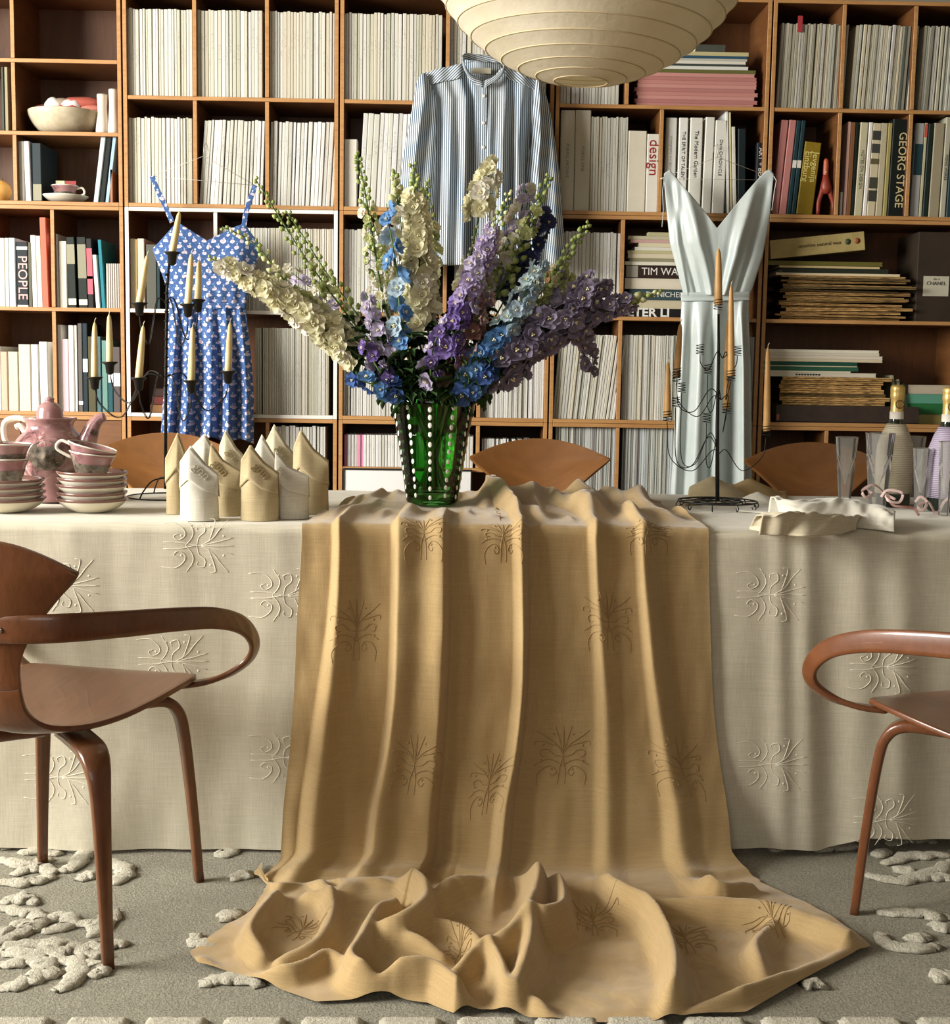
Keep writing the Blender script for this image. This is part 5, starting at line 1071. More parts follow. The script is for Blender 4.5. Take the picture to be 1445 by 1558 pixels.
# pale satin dress
m_sat = NT('pale_satin'); _v = m_sat.coord(); m_sat.col(m_sat.ramp(m_sat.noise(_v, 8), [(.3, (184, 194, 190)), (.7, (200, 207, 202))])).set(rough=.36, spec=.5, sheen=.3, aniso=.1).bump(m_sat.noise(m_sat.coord('Object', (60, 60, 4)), 3, 3), .12, .004); m_sat = m_sat.m
sd = thing('dress', 'pale grey satin slip dress with deep V neck hanging right of centre', 'dress', at(1090, 460, GY))
def fold_sb(s, v):
    d = 0
    t1 = (v - 262) / 185
    for c0, c1, w_, a in ((.16, .42, .05, .016), (.05, .2, .035, -.010), (.30, .50, .04, -.006), (.86, .62, .05, .015), (.96, .82, .035, -.010), (.73, .55, .04, -.006), (.12, .06, .03, .010)): d += a * math.exp(-((s - lerp(c0, c1, t1)) / w_) ** 2) * sm(t1 * 5)
    return .012 + .03 * math.sin(PI * min(1, max(0, s))) ** .7 * sm(t1 * 2) + d + .018 * (math.exp(-((s - .27) / .14) ** 2) + math.exp(-((s - .73) / .14) ** 2)) * math.exp(-((v - 355) / 50) ** 2)
cloth_panel([(258, 1010), (275, 1010), (320, 1014), (370, 1019), (430, 1035), (450, 1040)], [(258, 1178), (275, 1176), (330, 1171), (390, 1160), (440, 1144), (450, 1139)], lambda s: pl([(0, 264), (.05, 258), (.49, 347), (.92, 260), (.96, 258), (1, 265)], s), lambda s: 449, GY, fold_sb, 120, 60).build('bodice', m_sat, sd, solid=.0015)
cloth_panel([(258, 1010), (330, 1014), (450, 1040)], [(258, 1178), (330, 1171), (450, 1139)], lambda s: pl([(0, 330), (.5, 380), (1, 330)], s), lambda s: 449, GY + .03, lambda s, v: 0, 20, 14).build('bodice_back', m_sat, sd, solid=.0015)
def fold_ss(s, v):
    f = sm((v - 452) / 90); g = sum(a * math.exp(-((s - c) / w_) ** 2) for c, w_, a in ((.05, .05, .008), (.16, .05, -.008), (.30, .09, .016), (.46, .05, -.012), (.54, .035, .016), (.70, .08, -.026), (.90, .045, .022), (.98, .03, -.010)))
    return .03 * math.sin(PI * min(1, .06 + .9 * s)) ** .6 + g * (.35 + 1.3 * f)
cloth_panel([(455, 1037), (480, 1036), (560, 1032), (650, 1026), (790, 1018)], [(455, 1139), (480, 1138), (560, 1142), (650, 1143), (790, 1144)], lambda s: 455, lambda s: 790, GY, fold_ss, 120, 70).build('skirt', m_sat, sd, solid=.0015)
cloth_panel([(455, 1037), (790, 1018)], [(455, 1139), (790, 1144)], lambda s: 455, lambda s: 788, GY + .03, lambda s, v: 0, 20, 20).build('skirt_back', m_sat, sd, solid=.0015)
cloth_panel([(440, 1036), (462, 1036)], [(440, 1141), (462, 1140)], lambda s: 445 - 1 * s, lambda s: 458 - 1 * s, GY, lambda s, v: .034 * math.sin(PI * min(1, .06 + .9 * s)) ** .6 + .006 + .002 * math.sin((v - 444) * .5), 60, 8).build('belt', m_sat, sd, solid=.003)
MB().tube([at(u, v, GY - .012) for u, v in ((1011, 266), (1008, 290), (1009, 320), (1007, 345))], .0016, 5).build('tie', m_sat, sd)
MB().tube([at(u, v, GY - .012) for u, v in ((1177, 268), (1181, 275), (1178, 290), (1174, 320))], .0016, 5).build('tie', m_sat, sd)
hanger('coat_hanger', 'thin wire hanger holding the pale satin dress', 1092, 224, 1004, 272, 1184, 274, cross=True)
# ------------------------------------------------------------------ napkins
NAPW = linen('napkin_white', (224, 218, 200), (232, 226, 208), 20, 900, bs=.25); NAPB = linen('napkin_beige', (190, 170, 130), (200, 182, 142), 20, 900, bs=.25); NAPL = linen('napkin_cream', (214, 202, 170), (222, 210, 180), 20, 900, bs=.25)
m_mono = {NAPW: plain('monogram_white', (206, 200, 180), .8), NAPB: plain('monogram_beige', (160, 140, 100), .8), NAPL: plain('monogram_cream', (190, 176, 142), .8)}
def hat(u0, u1, vb, utip, vtip, mat, label, yoff=0, txt=True, sh_=.62, rot=0.0):
    R_ = (u1 - u0) / 2 / 655.0; b0 = atz((u0 + u1) / 2, vb, TZ + .002); cy2 = b0.y + R_ * .75 + yoff; c = at((u0 + u1) / 2, vb, cy2); cx2 = c.x
    h = at(utip, vtip, cy2).z - TZ - .001; R_ = (u1 - u0) / 2 * cy2 / FPX; tx = (at(utip, vtip, cy2).x - cx2) / R_; zb2 = TZ + .0015
    t = thing('napkin', label, 'napkin', (cx2, cy2, zb2), group='folded napkins standing in a cluster')
    zt = lambda q: pl([(-1, h * (.78 - .1 * (tx > -.3))), (tx, h), (min(.98, tx + .75), h * lerp(1, sh_, .62)), (1, h * sh_)], q)
    def P(a, b, ex=0.0):
        ca, sa = math.cos(a), math.sin(a); q = ca; wob = 1 + .03 * nz(ca * 2 + cx2 * 9, sa * 2, b * 2)
        fl_ = 1 - .93 * sm((b - .38) / .62); taper = 1 - .06 * b
        return Vector((cx2 + (R_ + ex) * q * wob * taper, cy2 + (R_ * .78 * sa * fl_ * wob) + (ex * (1 if sa > 0 else -1)), zb2 + b * zt(q) * (1 - .01 * abs(sa)) ))
    mb = MB().grid(lambda a, b: P(2 * PI * a, b), 48, 22, 0, True); mb.add([(cx2, cy2, zb2)], []); mb.build('folded_body', mat, t)
    MB().grid(lambda a, b: P(PI + PI * (.05 + .9 * a), lerp(.56, 1.0, b), .0022), 28, 10).build('cuff', mat, t, solid=.0018)
    MB().grid(lambda a, b: P(PI * (.05 + .9 * a), lerp(.5, 1.02, b), .0025), 24, 8).build('back_flap', mat, t, solid=.0018)
    if txt:
        q = min(.9, tx + .62); A, B = P(2 * PI - math.acos(max(-1, q - .3)), .86, .004), P(2 * PI - math.acos(min(1, q + .2)), .86, .004); U_ = (B - A).normalized(); D_ = (P(2 * PI - math.acos(q), .95, .004) - P(2 * PI - math.acos(q), .74, .004)).normalized(); N_ = U_.cross(D_).normalized(); D_ = N_.cross(U_)
        M_ = Matrix((U_, D_, N_)).transposed(); ctr = P(2 * PI - math.acos(q), .83, .0045)
        lettering('gnn', .030, m_mono[mat], t, ctr + N_ * .001, M_.to_euler(), name='monogram', depth=.0012)
    return t
hat(253, 281, 783, 270, 658, NAPB, 'beige napkin at the left end of the folded cluster, behind the white one', txt=False, yoff=.01)
hat(276, 326, 779, 312, 660, NAPW, 'white napkin peeping between the front white and the beige napkins', yoff=.03, txt=False)
hat(318, 366, 786, 321, 675, NAPB, 'beige napkin behind and right of the foremost white one', yoff=.01)
hat(334, 376, 776, 343, 654, NAPL, 'cream napkin in the back row at the centre of the cluster', yoff=.05)
hat(382, 424, 778, 398, 662, NAPW, 'small-peaked white napkin in the back row', yoff=.04, txt=False)
hat(404, 450, 776, 417, 646, NAPL, 'tallest cream napkin in the back row, right of centre', yoff=.05)
hat(446, 500, 783, 457, 654, NAPB, 'beige napkin with open folds at the right end of the cluster', yoff=.015, txt=False)
hat(274, 333, 793, 289, 679, NAPW, 'foremost white napkin at the left of the folded cluster')
hat(418, 470, 790, 419, 686, NAPW, 'front white napkin at the right of the folded cluster')
hat(366, 424, 793, 380, 677, NAPB, 'front beige napkin with a raised monogram at the cluster centre')
def sheet(name, label, corners, peaks, mat, bump=.004, th=.003, n_=26):
    """loosely folded napkin: quad of (u, v) on the table, raised by peaks (u, v, height, radius)"""
    c = [atz(u, v, TZ + .003) for u, v in corners]; pk = [(atz(u, v, TZ), h, r) for u, v, h, r in peaks]
    t = tag(MB().grid(lambda a, b: (lambda p: Vector((p.x, p.y, TZ + .004 + max([0] + [h * max(0, 1 - math.hypot(p.x - q.x, p.y - q.y) / r) ** .85 for q, h, r in pk]) + bump * (.5 + nz(p.x * 26, p.y * 26, c[0].x)) * math.sin(PI * a) * math.sin(PI * b))))(c[0].lerp(c[1], a).lerp(c[3].lerp(c[2], a), b)), n_, n_).build(name, mat, solid=th), label, 'napkin', 'loose napkins on the right of the table'); return t
sheet('napkin', 'beige napkin rising to a peak behind the black wire candle stand', [(1040, 768), (1136, 766), (1132, 752), (1050, 752)], [(1082, 757, .055, .10)], NAPB)
sheet('napkin', 'darker beige folded napkin lying right of the candle stand post', [(1100, 764), (1200, 766), (1196, 748), (1106, 750)], [(1140, 754, .045, .09), (1112, 754, .03, .05)], plain('napkin_tan', (172, 148, 104), .85, b=.3, bs=900))
def pad(label, far, near, mat, seed=0, n_=60):
    """folded napkin pad: rises from the table at the far side, over a soft crest, down to the near edge; (u, v, height)"""
    Fp = spline([at(u, v, atz(u, v + 10, TZ).y) for u, v in far], 10) if False else spline([atz(u, v, TZ + z) for u, v, z in far], 10); Np = spline([atz(u, v, TZ + z) for u, v, z in near], 10)
    def fn(a, b):
        i = a * (len(Fp) - 1); k = min(int(i), len(Fp) - 2); f = Fp[k].lerp(Fp[k + 1], i - k); i2 = a * (len(Np) - 1); k2 = min(int(i2), len(Np) - 2); g_ = Np[k2].lerp(Np[k2 + 1], i2 - k2)
        if b < .25: q = b / .25; p = Vector((f.x, f.y + .03 * (1 - q), lerp(TZ + .003, f.z, sm(q)))); 
        elif b < .85: q = (b - .25) / .6; p = f.lerp(g_, q); p.z = lerp(f.z, g_.z + .004, q) + .014 * math.sin(PI * q)
        else: q = (b - .85) / .15; p = Vector((g_.x, g_.y - .004 * q, lerp(g_.z + .004, TZ + .0035, q)))
        e = math.sin(PI * min(1, b)) * min(1, min(a, 1 - a) * 12 + .3)
        p.z += .010 * nz(a * 6, b * 5, seed) * e + .006 * nz(a * 15 + b * 6, b * 4, seed + 2) * e; p.y += .008 * nz(a * 7, 3, seed)
        p.z = max(p.z, TZ + .003); return p
    return tag(MB().grid(fn, n_, 36).build('napkin', mat, solid=.0025), label, 'napkin', 'loose napkins on the right of the table')
pad('large cream napkin folded in front of the champagne glasses', [(1172, 756, .062), (1215, 764, .052), (1260, 758, .056), (1300, 762, .050), (1362, 780, .034)], [(1186, 786, .02), (1230, 790, .022), (1285, 792, .018), (1330, 800, .012), (1360, 807, .006)], NAPW, 4)
pad('smaller cream napkin folded along the table edge', [(1160, 786, .046), (1200, 780, .056), (1245, 782, .048), (1290, 788, .032), (1314, 792, .016)], [(1140, 805, .004), (1175, 810, .006), (1222, 811, .010), (1270, 806, .014), (1302, 800, .012)], NAPL, 9)
sheet('napkin', 'small crumpled white napkin corner beside the candle stand base', [(1122, 778), (1176, 782), (1172, 764), (1116, 764)], [(1152, 768, .03, .06)], NAPW)
# ------------------------------------------------------------------ lustre tea set
def lustre(name, a=.5):
    n = NT(name); v = n.coord(); f = n.noise(v, 26, 4, .7, .6); f2 = n.noise(v, 9, 3)
    c = n.ramp(f, [(.36, (66, 44, 44)), (.46, (132, 88, 90)), (.57, (168, 124, 122)), (.66, (226, 208, 200))])
    n.col(n.mix(n.ramp(f2, [(.42, (0, 0, 0)), (.52, (255, 255, 255))]), c, (164, 122, 120))).set(rough=.18, spec=.6, coat=.3); return n.m
m_lus = lustre('pink_lustre'); m_cw = plain('cream_glaze', (230, 224, 206), .2, coat=.4); m_scene = plain('transfer_print', (134, 122, 106), .25, (72, 66, 58), 70); m_brn = plain('lustre_band', (120, 84, 76), .2, coat=.3)
def loop(mb, pts, r, n_=8, flt=1): return mb.tube(spline(pts, 6), r, n_, flat=flt)
TPY = 3.40; px = lambda u, v, Y=TPY: at(u, v, Y)
tc_ = px(77, 700); s2 = TPY / FPX; zt_ = lambda v: at(77, v, TPY).z
tp = thing('teapot', 'pink lustre teapot with printed scene and domed lid at the left of the table', 'teapot', (tc_.x, TPY, TZ))
MB().lathe([(0, TZ + .002), (36 * s2, TZ + .002), (37 * s2, TZ + .012), (32 * s2, TZ + .022), (33 * s2, zt_(735)), (42 * s2, zt_(716)), (50 * s2, zt_(700)), (54 * s2, zt_(686)), (53 * s2, zt_(673)), (46 * s2, zt_(664)), (37 * s2, zt_(656)), (33 * s2, zt_(648)), (36 * s2, zt_(641)), (41 * s2, zt_(636)), (39 * s2, zt_(634.5)), (20 * s2, zt_(637)), (0, zt_(637))], 40, (tc_.x, TPY, 0)).build('body', m_lus, tp, sub=1)
MB().lathe([(20 * s2, zt_(637)), (19.5 * s2, zt_(626)), (17 * s2, zt_(618)), (11 * s2, zt_(613)), (5 * s2, zt_(611)), (8 * s2, zt_(608)), (7 * s2, zt_(605)), (0, zt_(603.5))], 28, (tc_.x, TPY, 0)).build('lid', m_lus, tp, sub=1)
loop(MB(), [px(45, 640), px(26, 636), px(8, 642), px(6, 662), px(14, 678), px(30, 676), px(38, 660), px(31, 648), px(24, 650)], .0078).build('handle', m_cw, tp)
P = spline([px(118, 694), px(128, 686), px(134, 668), px(141, 650), px(150, 638), px(159, 634)], 6)
MB().tube(P, [lerp(.030, .012, sm(i / (len(P) - 1))) for i in range(len(P))], 14).build('spout', m_lus, tp)
def onbody(a, b):                                     # printed oval on the belly
    u = 77 + 8 + (a - .5) * 58; v = 690 + (b - .5) * 50; r = 54 * s2 * 1.0; x = (u - 77) * s2; e = ((a - .5) ** 2 + (b - .5) ** 2) * 4
    prof_ = pl([(664, 46), (673, 53.5), (686, 54.5), (700, 50.5), (716, 42.5)], v) * s2 * .99
    ang_ = math.asin(max(-1, min(1, x / prof_))); return Vector((tc_.x + prof_ * math.sin(ang_), TPY - prof_ * math.cos(ang_), zt_(v)))
mb = MB(); vs = [onbody(.5 + .45 * r_ * math.cos(k * PI / 12), .5 + .45 * r_ * math.sin(k * PI / 12)) for r_ in (0.02, .5, 1) for k in range(24)]
mb.add(vs, [(j * 24 + k, j * 24 + (k + 1) % 24, (j + 1) * 24 + (k + 1) % 24, (j + 1) * 24 + k) for j in range(2) for k in range(24)] + [tuple(range(24))], 0).build('printed_scene', m_scene, tp)
def saucer(c, z, r, label, group, tilt=(0, 0)):
    t = thing('saucer', label, 'saucer', (c.x, c.y, z), group=group); t.rotation_euler = (tilt[0], tilt[1], 0)
    o = MB().lathe([(0, z), (r * .5, z), (r * .54, z + .003), (r * .74, z + .009), (r * .92, z + .021), (r, z + .032), (r * .985, z + .033), (r * .9, z + .024), (r * .7, z + .013), (r * .5, z + .008), (0, z + .008)], 36, (c.x, c.y, 0)).build('dish', m_cw, t, sub=1)
    MB().lathe([(r * .975, z + .0275), (r * 1.004, z + .031), (r * 1.006, z + .034), (r * .97, z + .0345), (r * .88, z + .0245)], 36, (c.x, c.y, 0)).build('rim_band', m_brn, t)
    return t
def cup(c, z, r, h, label, tilt=(0, 0), handle=0, group=None):
    t = thing('teacup', label, 'teacup', (c.x, c.y, z), group=group); t.rotation_euler = (tilt[0], tilt[1], 0)
    MB().lathe([(0, z + .003), (r * .5, z), (r * .56, z + .004), (r * .62, z + h * .12), (r * .74, z + h * .45), (r * .86, z + h * .8), (r, z + h), (r * .97, z + h), (r * .83, z + h * .8), (r * .7, z + h * .45), (r * .56, z + h * .15), (0, z + h * .1)], 36, (c.x, c.y, 0)).build('bowl', m_lus, t, sub=1)
    MB().lathe([(r * .99, z + h), (r * 1.012, z + h + .001), (r * .97, z + h + .003)], 36, (c.x, c.y, 0)).build('lip', m_cw, t)
    MB().lathe([(r * .66, z + h * .16), (r * .775, z + h * .5), (r * .81, z + h * .58)], 14, (c.x, c.y, 0)).build('printed_band', m_scene, t).scale = (1.012, 1.012, 1)
    if handle: loop(MB(), [(c.x + handle * r * .85, c.y, z + h * .85), (c.x + handle * r * 1.3, c.y, z + h * .9), (c.x + handle * r * 1.4, c.y, z + h * .5), (c.x + handle * r * .7, c.y, z + h * .25)], .004).build('handle', m_cw, t)
    return t
cR = atz(141, 783, TZ); cR = Vector((at(141, 783, cR.y + .05).x, cR.y + .05, TZ)); cL = atz(16, 783, TZ); cL = Vector((at(12, 783, cL.y + .05).x, cL.y + .05, TZ))
zc = TZ + .002
for k in range(5): saucer(cR, zc + k * .0150 + .004 * (k > 1), .083 - (.002 if k % 2 else 0), ordl(k + 1) + ' saucer from the bottom in the right stack before the teapot', 'stacked saucers', ((.0, .01 * (k > 2)))); 
for k in range(4): saucer(cL, zc + k * .0150, .088 - .001 * k, ordl(k + 1) + ' saucer from the bottom in the left stack at the photo edge', 'stacked saucers')
cup(cR + Vector((-.004, 0, 0)), zc + .084, .055, .055, 'lower of two nested pink teacups tilted on the right saucer stack', (.0, .12)); cup(cR + Vector((-.010, 0, 0)), zc + .105, .058, .052, 'upper tilted teacup nested in another on the right saucer stack', (0, .24), -1)
cup(cL + Vector((-.0, 0, 0)), zc + .064, .052, .060, 'lower pink teacup on the left saucer stack'); cup(cL + Vector((.0, 0, 0)), zc + .108, .056, .052, 'upper pink teacup stacked in another at the left photo edge', (0, .03))
# ------------------------------------------------------------------ iron candelabra
m_cndl = plain('cream_wax', (226, 204, 150), .45, (216, 190, 132), 30, sss=.0); m_cndr = plain('tan_wax', (206, 160, 96), .45, (194, 146, 82), 30)
def candle(uT, vT, uB, vB, Y, mat, label, group, r=.0105):
    a, b = at(uB, vB, Y), at(uT, vT, Y); t = thing('candle', label, 'candle', a, group=group); d = (b - a)
    MB().tube([a, a + d * .02, a + d * .4, a + d * .8, a + d * .93, a + d * .985, b], [r * .95, r, r * .93, r * .72, r * .52, r * .24, r * .06], 14).build('wax', mat, t)
    MB().tube([b - d * .01, b + Vector((.001, 0, .006)), b + Vector((.004, 0, .011))], .0009, 5).build('wick', flat((216, 206, 180)), t); return a
C1Y = 3.56; cb1 = thing('candelabrum', 'branched iron candelabrum with cups standing before the blue dress', 'candelabrum', at(252, 760, C1Y))
Vx = lambda u, v, d=0: at(u, v, C1Y + d)
zf = TZ + .003
top1 = Vx(254, 455); bs1 = Vx(252, 760); MB().tube([Vector((bs1.x, C1Y, zf + .02)), Vx(252, 600), Vx(253, 520), Vx(254, 440), Vx(258, 392)], [.0045, .0045, .004, .004, .003], 8).build('post', m_iron, cb1)
for k in range(14): MB().ball(Vx(252.5 + .1 * k, 600 - 14 * k), (.0065, .0065, .004), 8, 5).build('knot', m_iron, cb1)
MB().lathe([(.0, .004), (.09, .002), (.092, .005), (.09, .008), (0, .010)], 28, (bs1.x, C1Y, zf - .002)).build('base_plate', m_iron, cb1) if False else None
for a in (0, 2.1, 4.2): loop(MB(), [(bs1.x, C1Y, zf + .05), (bs1.x + .05 * math.cos(a), C1Y + .05 * math.sin(a), zf + .045), (bs1.x + .085 * math.cos(a), C1Y + .085 * math.sin(a), zf + .02), (bs1.x + .1 * math.cos(a), C1Y + .1 * math.sin(a), zf)], .002).build('foot', m_iron, cb1)
MB().tube([Vector((bs1.x + .1 * math.cos(k * PI / 16), C1Y + .1 * math.sin(k * PI / 16), zf)) for k in range(33)], .002, 6, cap=False).build('base_ring', m_iron, cb1)
G1 = 'cream candles on the left candelabrum'
LC1 = [(273, 322, 262, 385, 0, 'cream candle at the very top of the left candelabrum, tilted right', 0), (224, 388, 212, 462, -.02, 'cream candle leaning right at the upper left of the candelabrum', 1), (291, 386, 286, 464, -.03, 'left candle of the upper right pair on the left candelabrum', 1), (303, 396, 301, 457, .05, 'right candle of the upper right pair on the left candelabrum', 1), (218, 495, 211, 576, -.04, 'cream candle low left on the candelabrum, before the brown back panel', 2), (293, 497, 291, 580, -.06, 'cream candle low before the middle of the blue skirt', 2), (350, 490, 347, 566, .06, 'cream candle low right before the blue skirt edge', 2), (144, 490, 144, 575, .02, 'leftmost cream candle with a bent wick, before the dark books', 2), (166, 478, 167, 552, .1, 'tall cream candle before the teal books on the left', 2)]
for uT, vT, uB, vB, dy, lb_, tier in LC1:
    a = candle(uT, vT, uB, vB, C1Y + dy, m_cndl, lb_, G1, .0098)
    MB().lathe([(.004, -.032), (.010, -.028), (.0125, -.006), (.021, .0), (.0215, .003), (.0135, .0), (.0115, -.004), (0, -.006)], 18, a).build('cup', m_iron, cb1)
    if tier:
        jz = at(252, 458 if tier == 1 else 574, C1Y).z; J = Vector((bs1.x, C1Y, jz)); dn = a + Vector((0, 0, -.032)); mid = (J + dn) / 2; low = min(J.z, dn.z) - .07
        for e in (0, .012): loop(MB(), [J + Vector((0, e, 0)), J.lerp(dn, .3) + Vector((0, e, .012)), Vector((lerp(J.x, dn.x, .62), lerp(J.y, dn.y, .62) + e, low + .0)), Vector((lerp(J.x, dn.x, .92), lerp(J.y, dn.y, .92) + e, low + .03)), dn], .0011).build('arm', m_iron, cb1)
C2Y = 3.45; cb2 = thing('candelabrum', 'black wire candle stand with coiled holders and a wheel base before the satin dress', 'candelabrum', at(1091, 772, C2Y))
Wx = lambda u, v, d=0: at(u, v, C2Y + d); b2 = Wx(1091, 772); zr = TZ + .022
MB().tube([Vector((b2.x, C2Y, zr)), Wx(1091, 650), Wx(1093, 540), Wx(1093, 478)], [.0055, .005, .004, .003], 8).build('post', m_iron, cb2)
rad_ = 60 * C2Y / FPX
for r_ in (rad_, rad_ * .62): MB().tube([Vector((b2.x + r_ * math.cos(k * PI / 20), C2Y + r_ * math.sin(k * PI / 20), zr)) for k in range(41)], .0022, 6, cap=False).build('base_ring', m_iron, cb2)
for k in range(10):
    a = 2 * PI * k / 10; e = Vector((math.cos(a), math.sin(a), 0)); MB().tube([Vector((b2.x, C2Y, zr)), Vector((b2.x, C2Y, zr)) + e * rad_], .0013, 5).build('spoke', m_iron, cb2)
    q = Vector((b2.x, C2Y, zr)) + e * rad_; loop(MB(), [q, q + e * .006 + Vector((0, 0, -.010)), q + Vector((0, 0, -.018)), q - e * .006 + Vector((0, 0, -.010))], .0014).build('foot', m_iron, cb2)
def coil(c, r=.011, turns=4, h=.028, tilt_=(0, 0)):
    P = [c + Vector((r * math.cos(2 * PI * k / 10), r * math.sin(2 * PI * k / 10), h * (k / (10 * turns) - .6))) for k in range(10 * turns + 1)]; MB().tube(P, .0010, 4).build('coil_holder', m_iron, cb2)
G2_ = 'tan candles on the right candle stand'
RC = [(1093, 378, 1092.5, 464, 0, 'tan candle topping the post of the black wire stand'), (1112, 434, 1112, 572, -.05, 'long tan candle right of the post, before the satin belt', ), (1107, 487, 1105, 622, .04, 'tan candle half hidden behind the long one, right of the post'), (1035, 492, 1029, 574, .03, 'upper of two tan candles at the left of the wire stand'), (1016, 550, 1015, 634, -.03, 'leftmost tan candle, lowest on the wire stand'), (1168, 528, 1166, 656, .03, 'rightmost crooked tan candle over the brown tray')]
for k, (uT, vT, uB, vB, dy, lb_) in enumerate(RC):
    a = candle(uT, vT, uB, vB, C2Y + dy, m_cndr, lb_, G2_, .0092 if k else .0105); coil(a + Vector((0, 0, .004)))
    if k:
        jz = at(1091, {1: 545, 2: 608, 3: 608, 4: 690, 5: 690}[k], C2Y).z; J = Vector((b2.x, C2Y, jz)); dn = a + Vector((0, 0, -.014)); s_ = 1 if dn.x > J.x else -1
        loop(MB(), [J, J + Vector((s_ * .02, (dn.y - J.y) * .2, .008)), Vector((lerp(J.x, dn.x, .5), lerp(J.y, dn.y, .5), min(J.z, dn.z) - .045)), Vector((lerp(J.x, dn.x, .92), lerp(J.y, dn.y, .9), min(J.z, dn.z) - .01)), dn], .0012).build('arm', m_iron, cb2)
for (u, v, d, jv) in ((1065, 530, -.03, 545), (1077, 560, .0, 608), (1122, 532, .03, 545), (1030, 566, -.06, 608), (1037, 588, .05, 690), (1028, 610, -.05, 690), (1075, 634, -.07, 690)):
    c = Wx(u, v, d); coil(c, .010, 4, .026); J = Vector((b2.x, C2Y, at(1091, jv, C2Y).z)); lo = min(J.z, c.z) - .03
    loop(MB(), [J, J.lerp(c, .25) + Vector((0, 0, .01)), Vector((lerp(J.x, c.x, .6), lerp(J.y, c.y, .6), lo)), Vector((lerp(J.x, c.x, .95), c.y, lo + .015)), c + Vector((0, 0, -.016))], .0012).build('arm', m_iron, cb2)
# ------------------------------------------------------------------ champagne and glasses
def flute(u, vt, hw_t, hw_b, Y, label, vb=None):
    c = at(u, 770, Y); zt2 = at(u, vt, Y).z; R1_, R0_ = hw_t * Y / FPX, hw_b * Y / FPX; h = zt2 - TZ - .002; z0 = TZ + .002
    t = thing('champagne_flute', label, 'glass', (c.x, Y, z0), group='glass flutes on the right of the table'); mb = MB()
    mb.lathe([(0, z0), (R0_, z0), (R0_ * 1.02, z0 + .006), (lerp(R0_, R1_, .5), z0 + h * .5), (R1_, z0 + h), (R1_ * .94, z0 + h), (R1_ * .80, z0 + h * .72), (lerp(R0_, R1_, .45) * .55, z0 + h * .46), (.0025, z0 + h * .30), (0, z0 + h * .29)], 10, (c.x, Y, 0)); mb.sm = [False] * len(mb.sm)
    mb.build('bowl', m_glass, t); MB().lathe([(R1_ * .94, z0 + h - .0005), (R1_ * .97, z0 + h + .0008), (R1_, z0 + h - .0005)], 30, (c.x, Y, 0)).build('rim', m_glass, t); return t
flute(1284, 665, 18, 9, 3.62, 'leftmost glass flute, standing alone before the brown chair back'); flute(1334, 659, 23, 13, 3.50, 'wide glass flute in front of the left champagne bottle'); flute(1352, 664, 17, 9, 3.66, 'glass flute just behind the wide one'); flute(1385, 664, 19, 10, 3.62, 'glass flute between the two champagne bottles'); flute(1399, 682, 15, 8, 3.46, 'shorter glass flute between the bottles, nearest the table edge'); flute(1436, 672, 13, 8, 3.36, 'glass flute in front of the right champagne bottle')
m_bot = plain('dark_bottle_glass', (16, 30, 22), .06, spec=.8); m_foil = plain('gold_foil', (214, 178, 96), .35, (226, 196, 124), 60, metal=.55); m_collar = flat((226, 218, 204))
def bottle(u, vt, Y, label, sleeve):
    c = at(u, 770, Y); z0 = TZ + .002; zt2 = at(u, vt, Y).z; h = zt2 - z0; k = h / .31
    t = thing('champagne_bottle', label, 'bottle', (c.x, Y, z0))
    q = lambda L_: [(r * k, z0 + z * k) for r, z in L_]
    MB().lathe(q([(0, .004), (.038, 0), (.043, .006), (.043, .13), (.041, .155), (.031, .185), (.020, .21), (.0165, .23), (.0145, .27), (.0145, .30), (0, .30)]), 32, (c.x, Y, 0)).build('glass_body', m_bot, t)
    MB().lathe(q([(.0160, .243), (.0158, .27), (.0175, .276), (.0185, .284), (.0175, .292), (.0190, .298), (.0182, .308), (.012, .311), (0, .3115)]), 26, (c.x, Y, 0)).build('foil', m_foil, t, sub=1)
    MB().lathe(q([(.0176, .222), (.0172, .243), (.0166, .243)]), 26, (c.x, Y, 0)).build('neck_label', m_collar, t)
    MB().tube([Vector((c.x + .010 * k * math.cos(2 * PI * j / 20), Y - .0195 * k, z0 + .262 * k + .010 * k * math.sin(2 * PI * j / 20))) for j in range(21)], .0018, 5, cap=False).build('foil_emblem', flat((110, 84, 40)), t)
    if sleeve:
        n = NT('sleeve_' + sleeve); v = n.coord('Object', (1, 1, 1)); w_ = n.node('ShaderNodeTexWave'); w_.bands_direction = 'Z'; n.link(v, w_.inputs[0]); w_.inputs['Scale'].default_value = 65; w_.inputs['Distortion'].default_value = .6
        n.col(n.mix(w_.outputs['Fac'], {'mauve': (150, 136, 160), 'beige': (176, 162, 134)}[sleeve], {'mauve': (196, 184, 202), 'beige': (216, 206, 184)}[sleeve])).set(rough=.6).bump(w_.outputs['Fac'], .5, .002)
        MB().lathe(q([(.0455, .035), (.0462, .13), (.044, .158), (.034, .188), (.0225, .212)]), 32, (c.x, Y, 0)).build('net_sleeve', n.m, t, solid=.001)
    return t
bottle(1357, 586, 3.58, 'champagne bottle with gold foil in a beige net sleeve, left one', 'beige'); bottle(1436, 589, 3.47, 'champagne bottle with gold foil in a mauve ribbed sleeve, right one', 'mauve')
m_rib = plain('pink_ribbon', (206, 176, 168), .6); m_rib2 = plain('brown_ribbon', (112, 72, 60), .6)
def ribbon(label, pts, mat, r=.003, Y=None):
    P = spline([(at(u, v, Y + d)) for u, v, d in pts], 8)
    P = [Vector((p.x, p.y, max(p.z, TZ + .006))) for p in P]; mb = MB(); mb.strip(P, Vector((0, .5, 1)), .007, .0012)
    return tag(mb.build('ribbon', mat), label, 'ribbon', 'ribbons at the foot of the bottles')
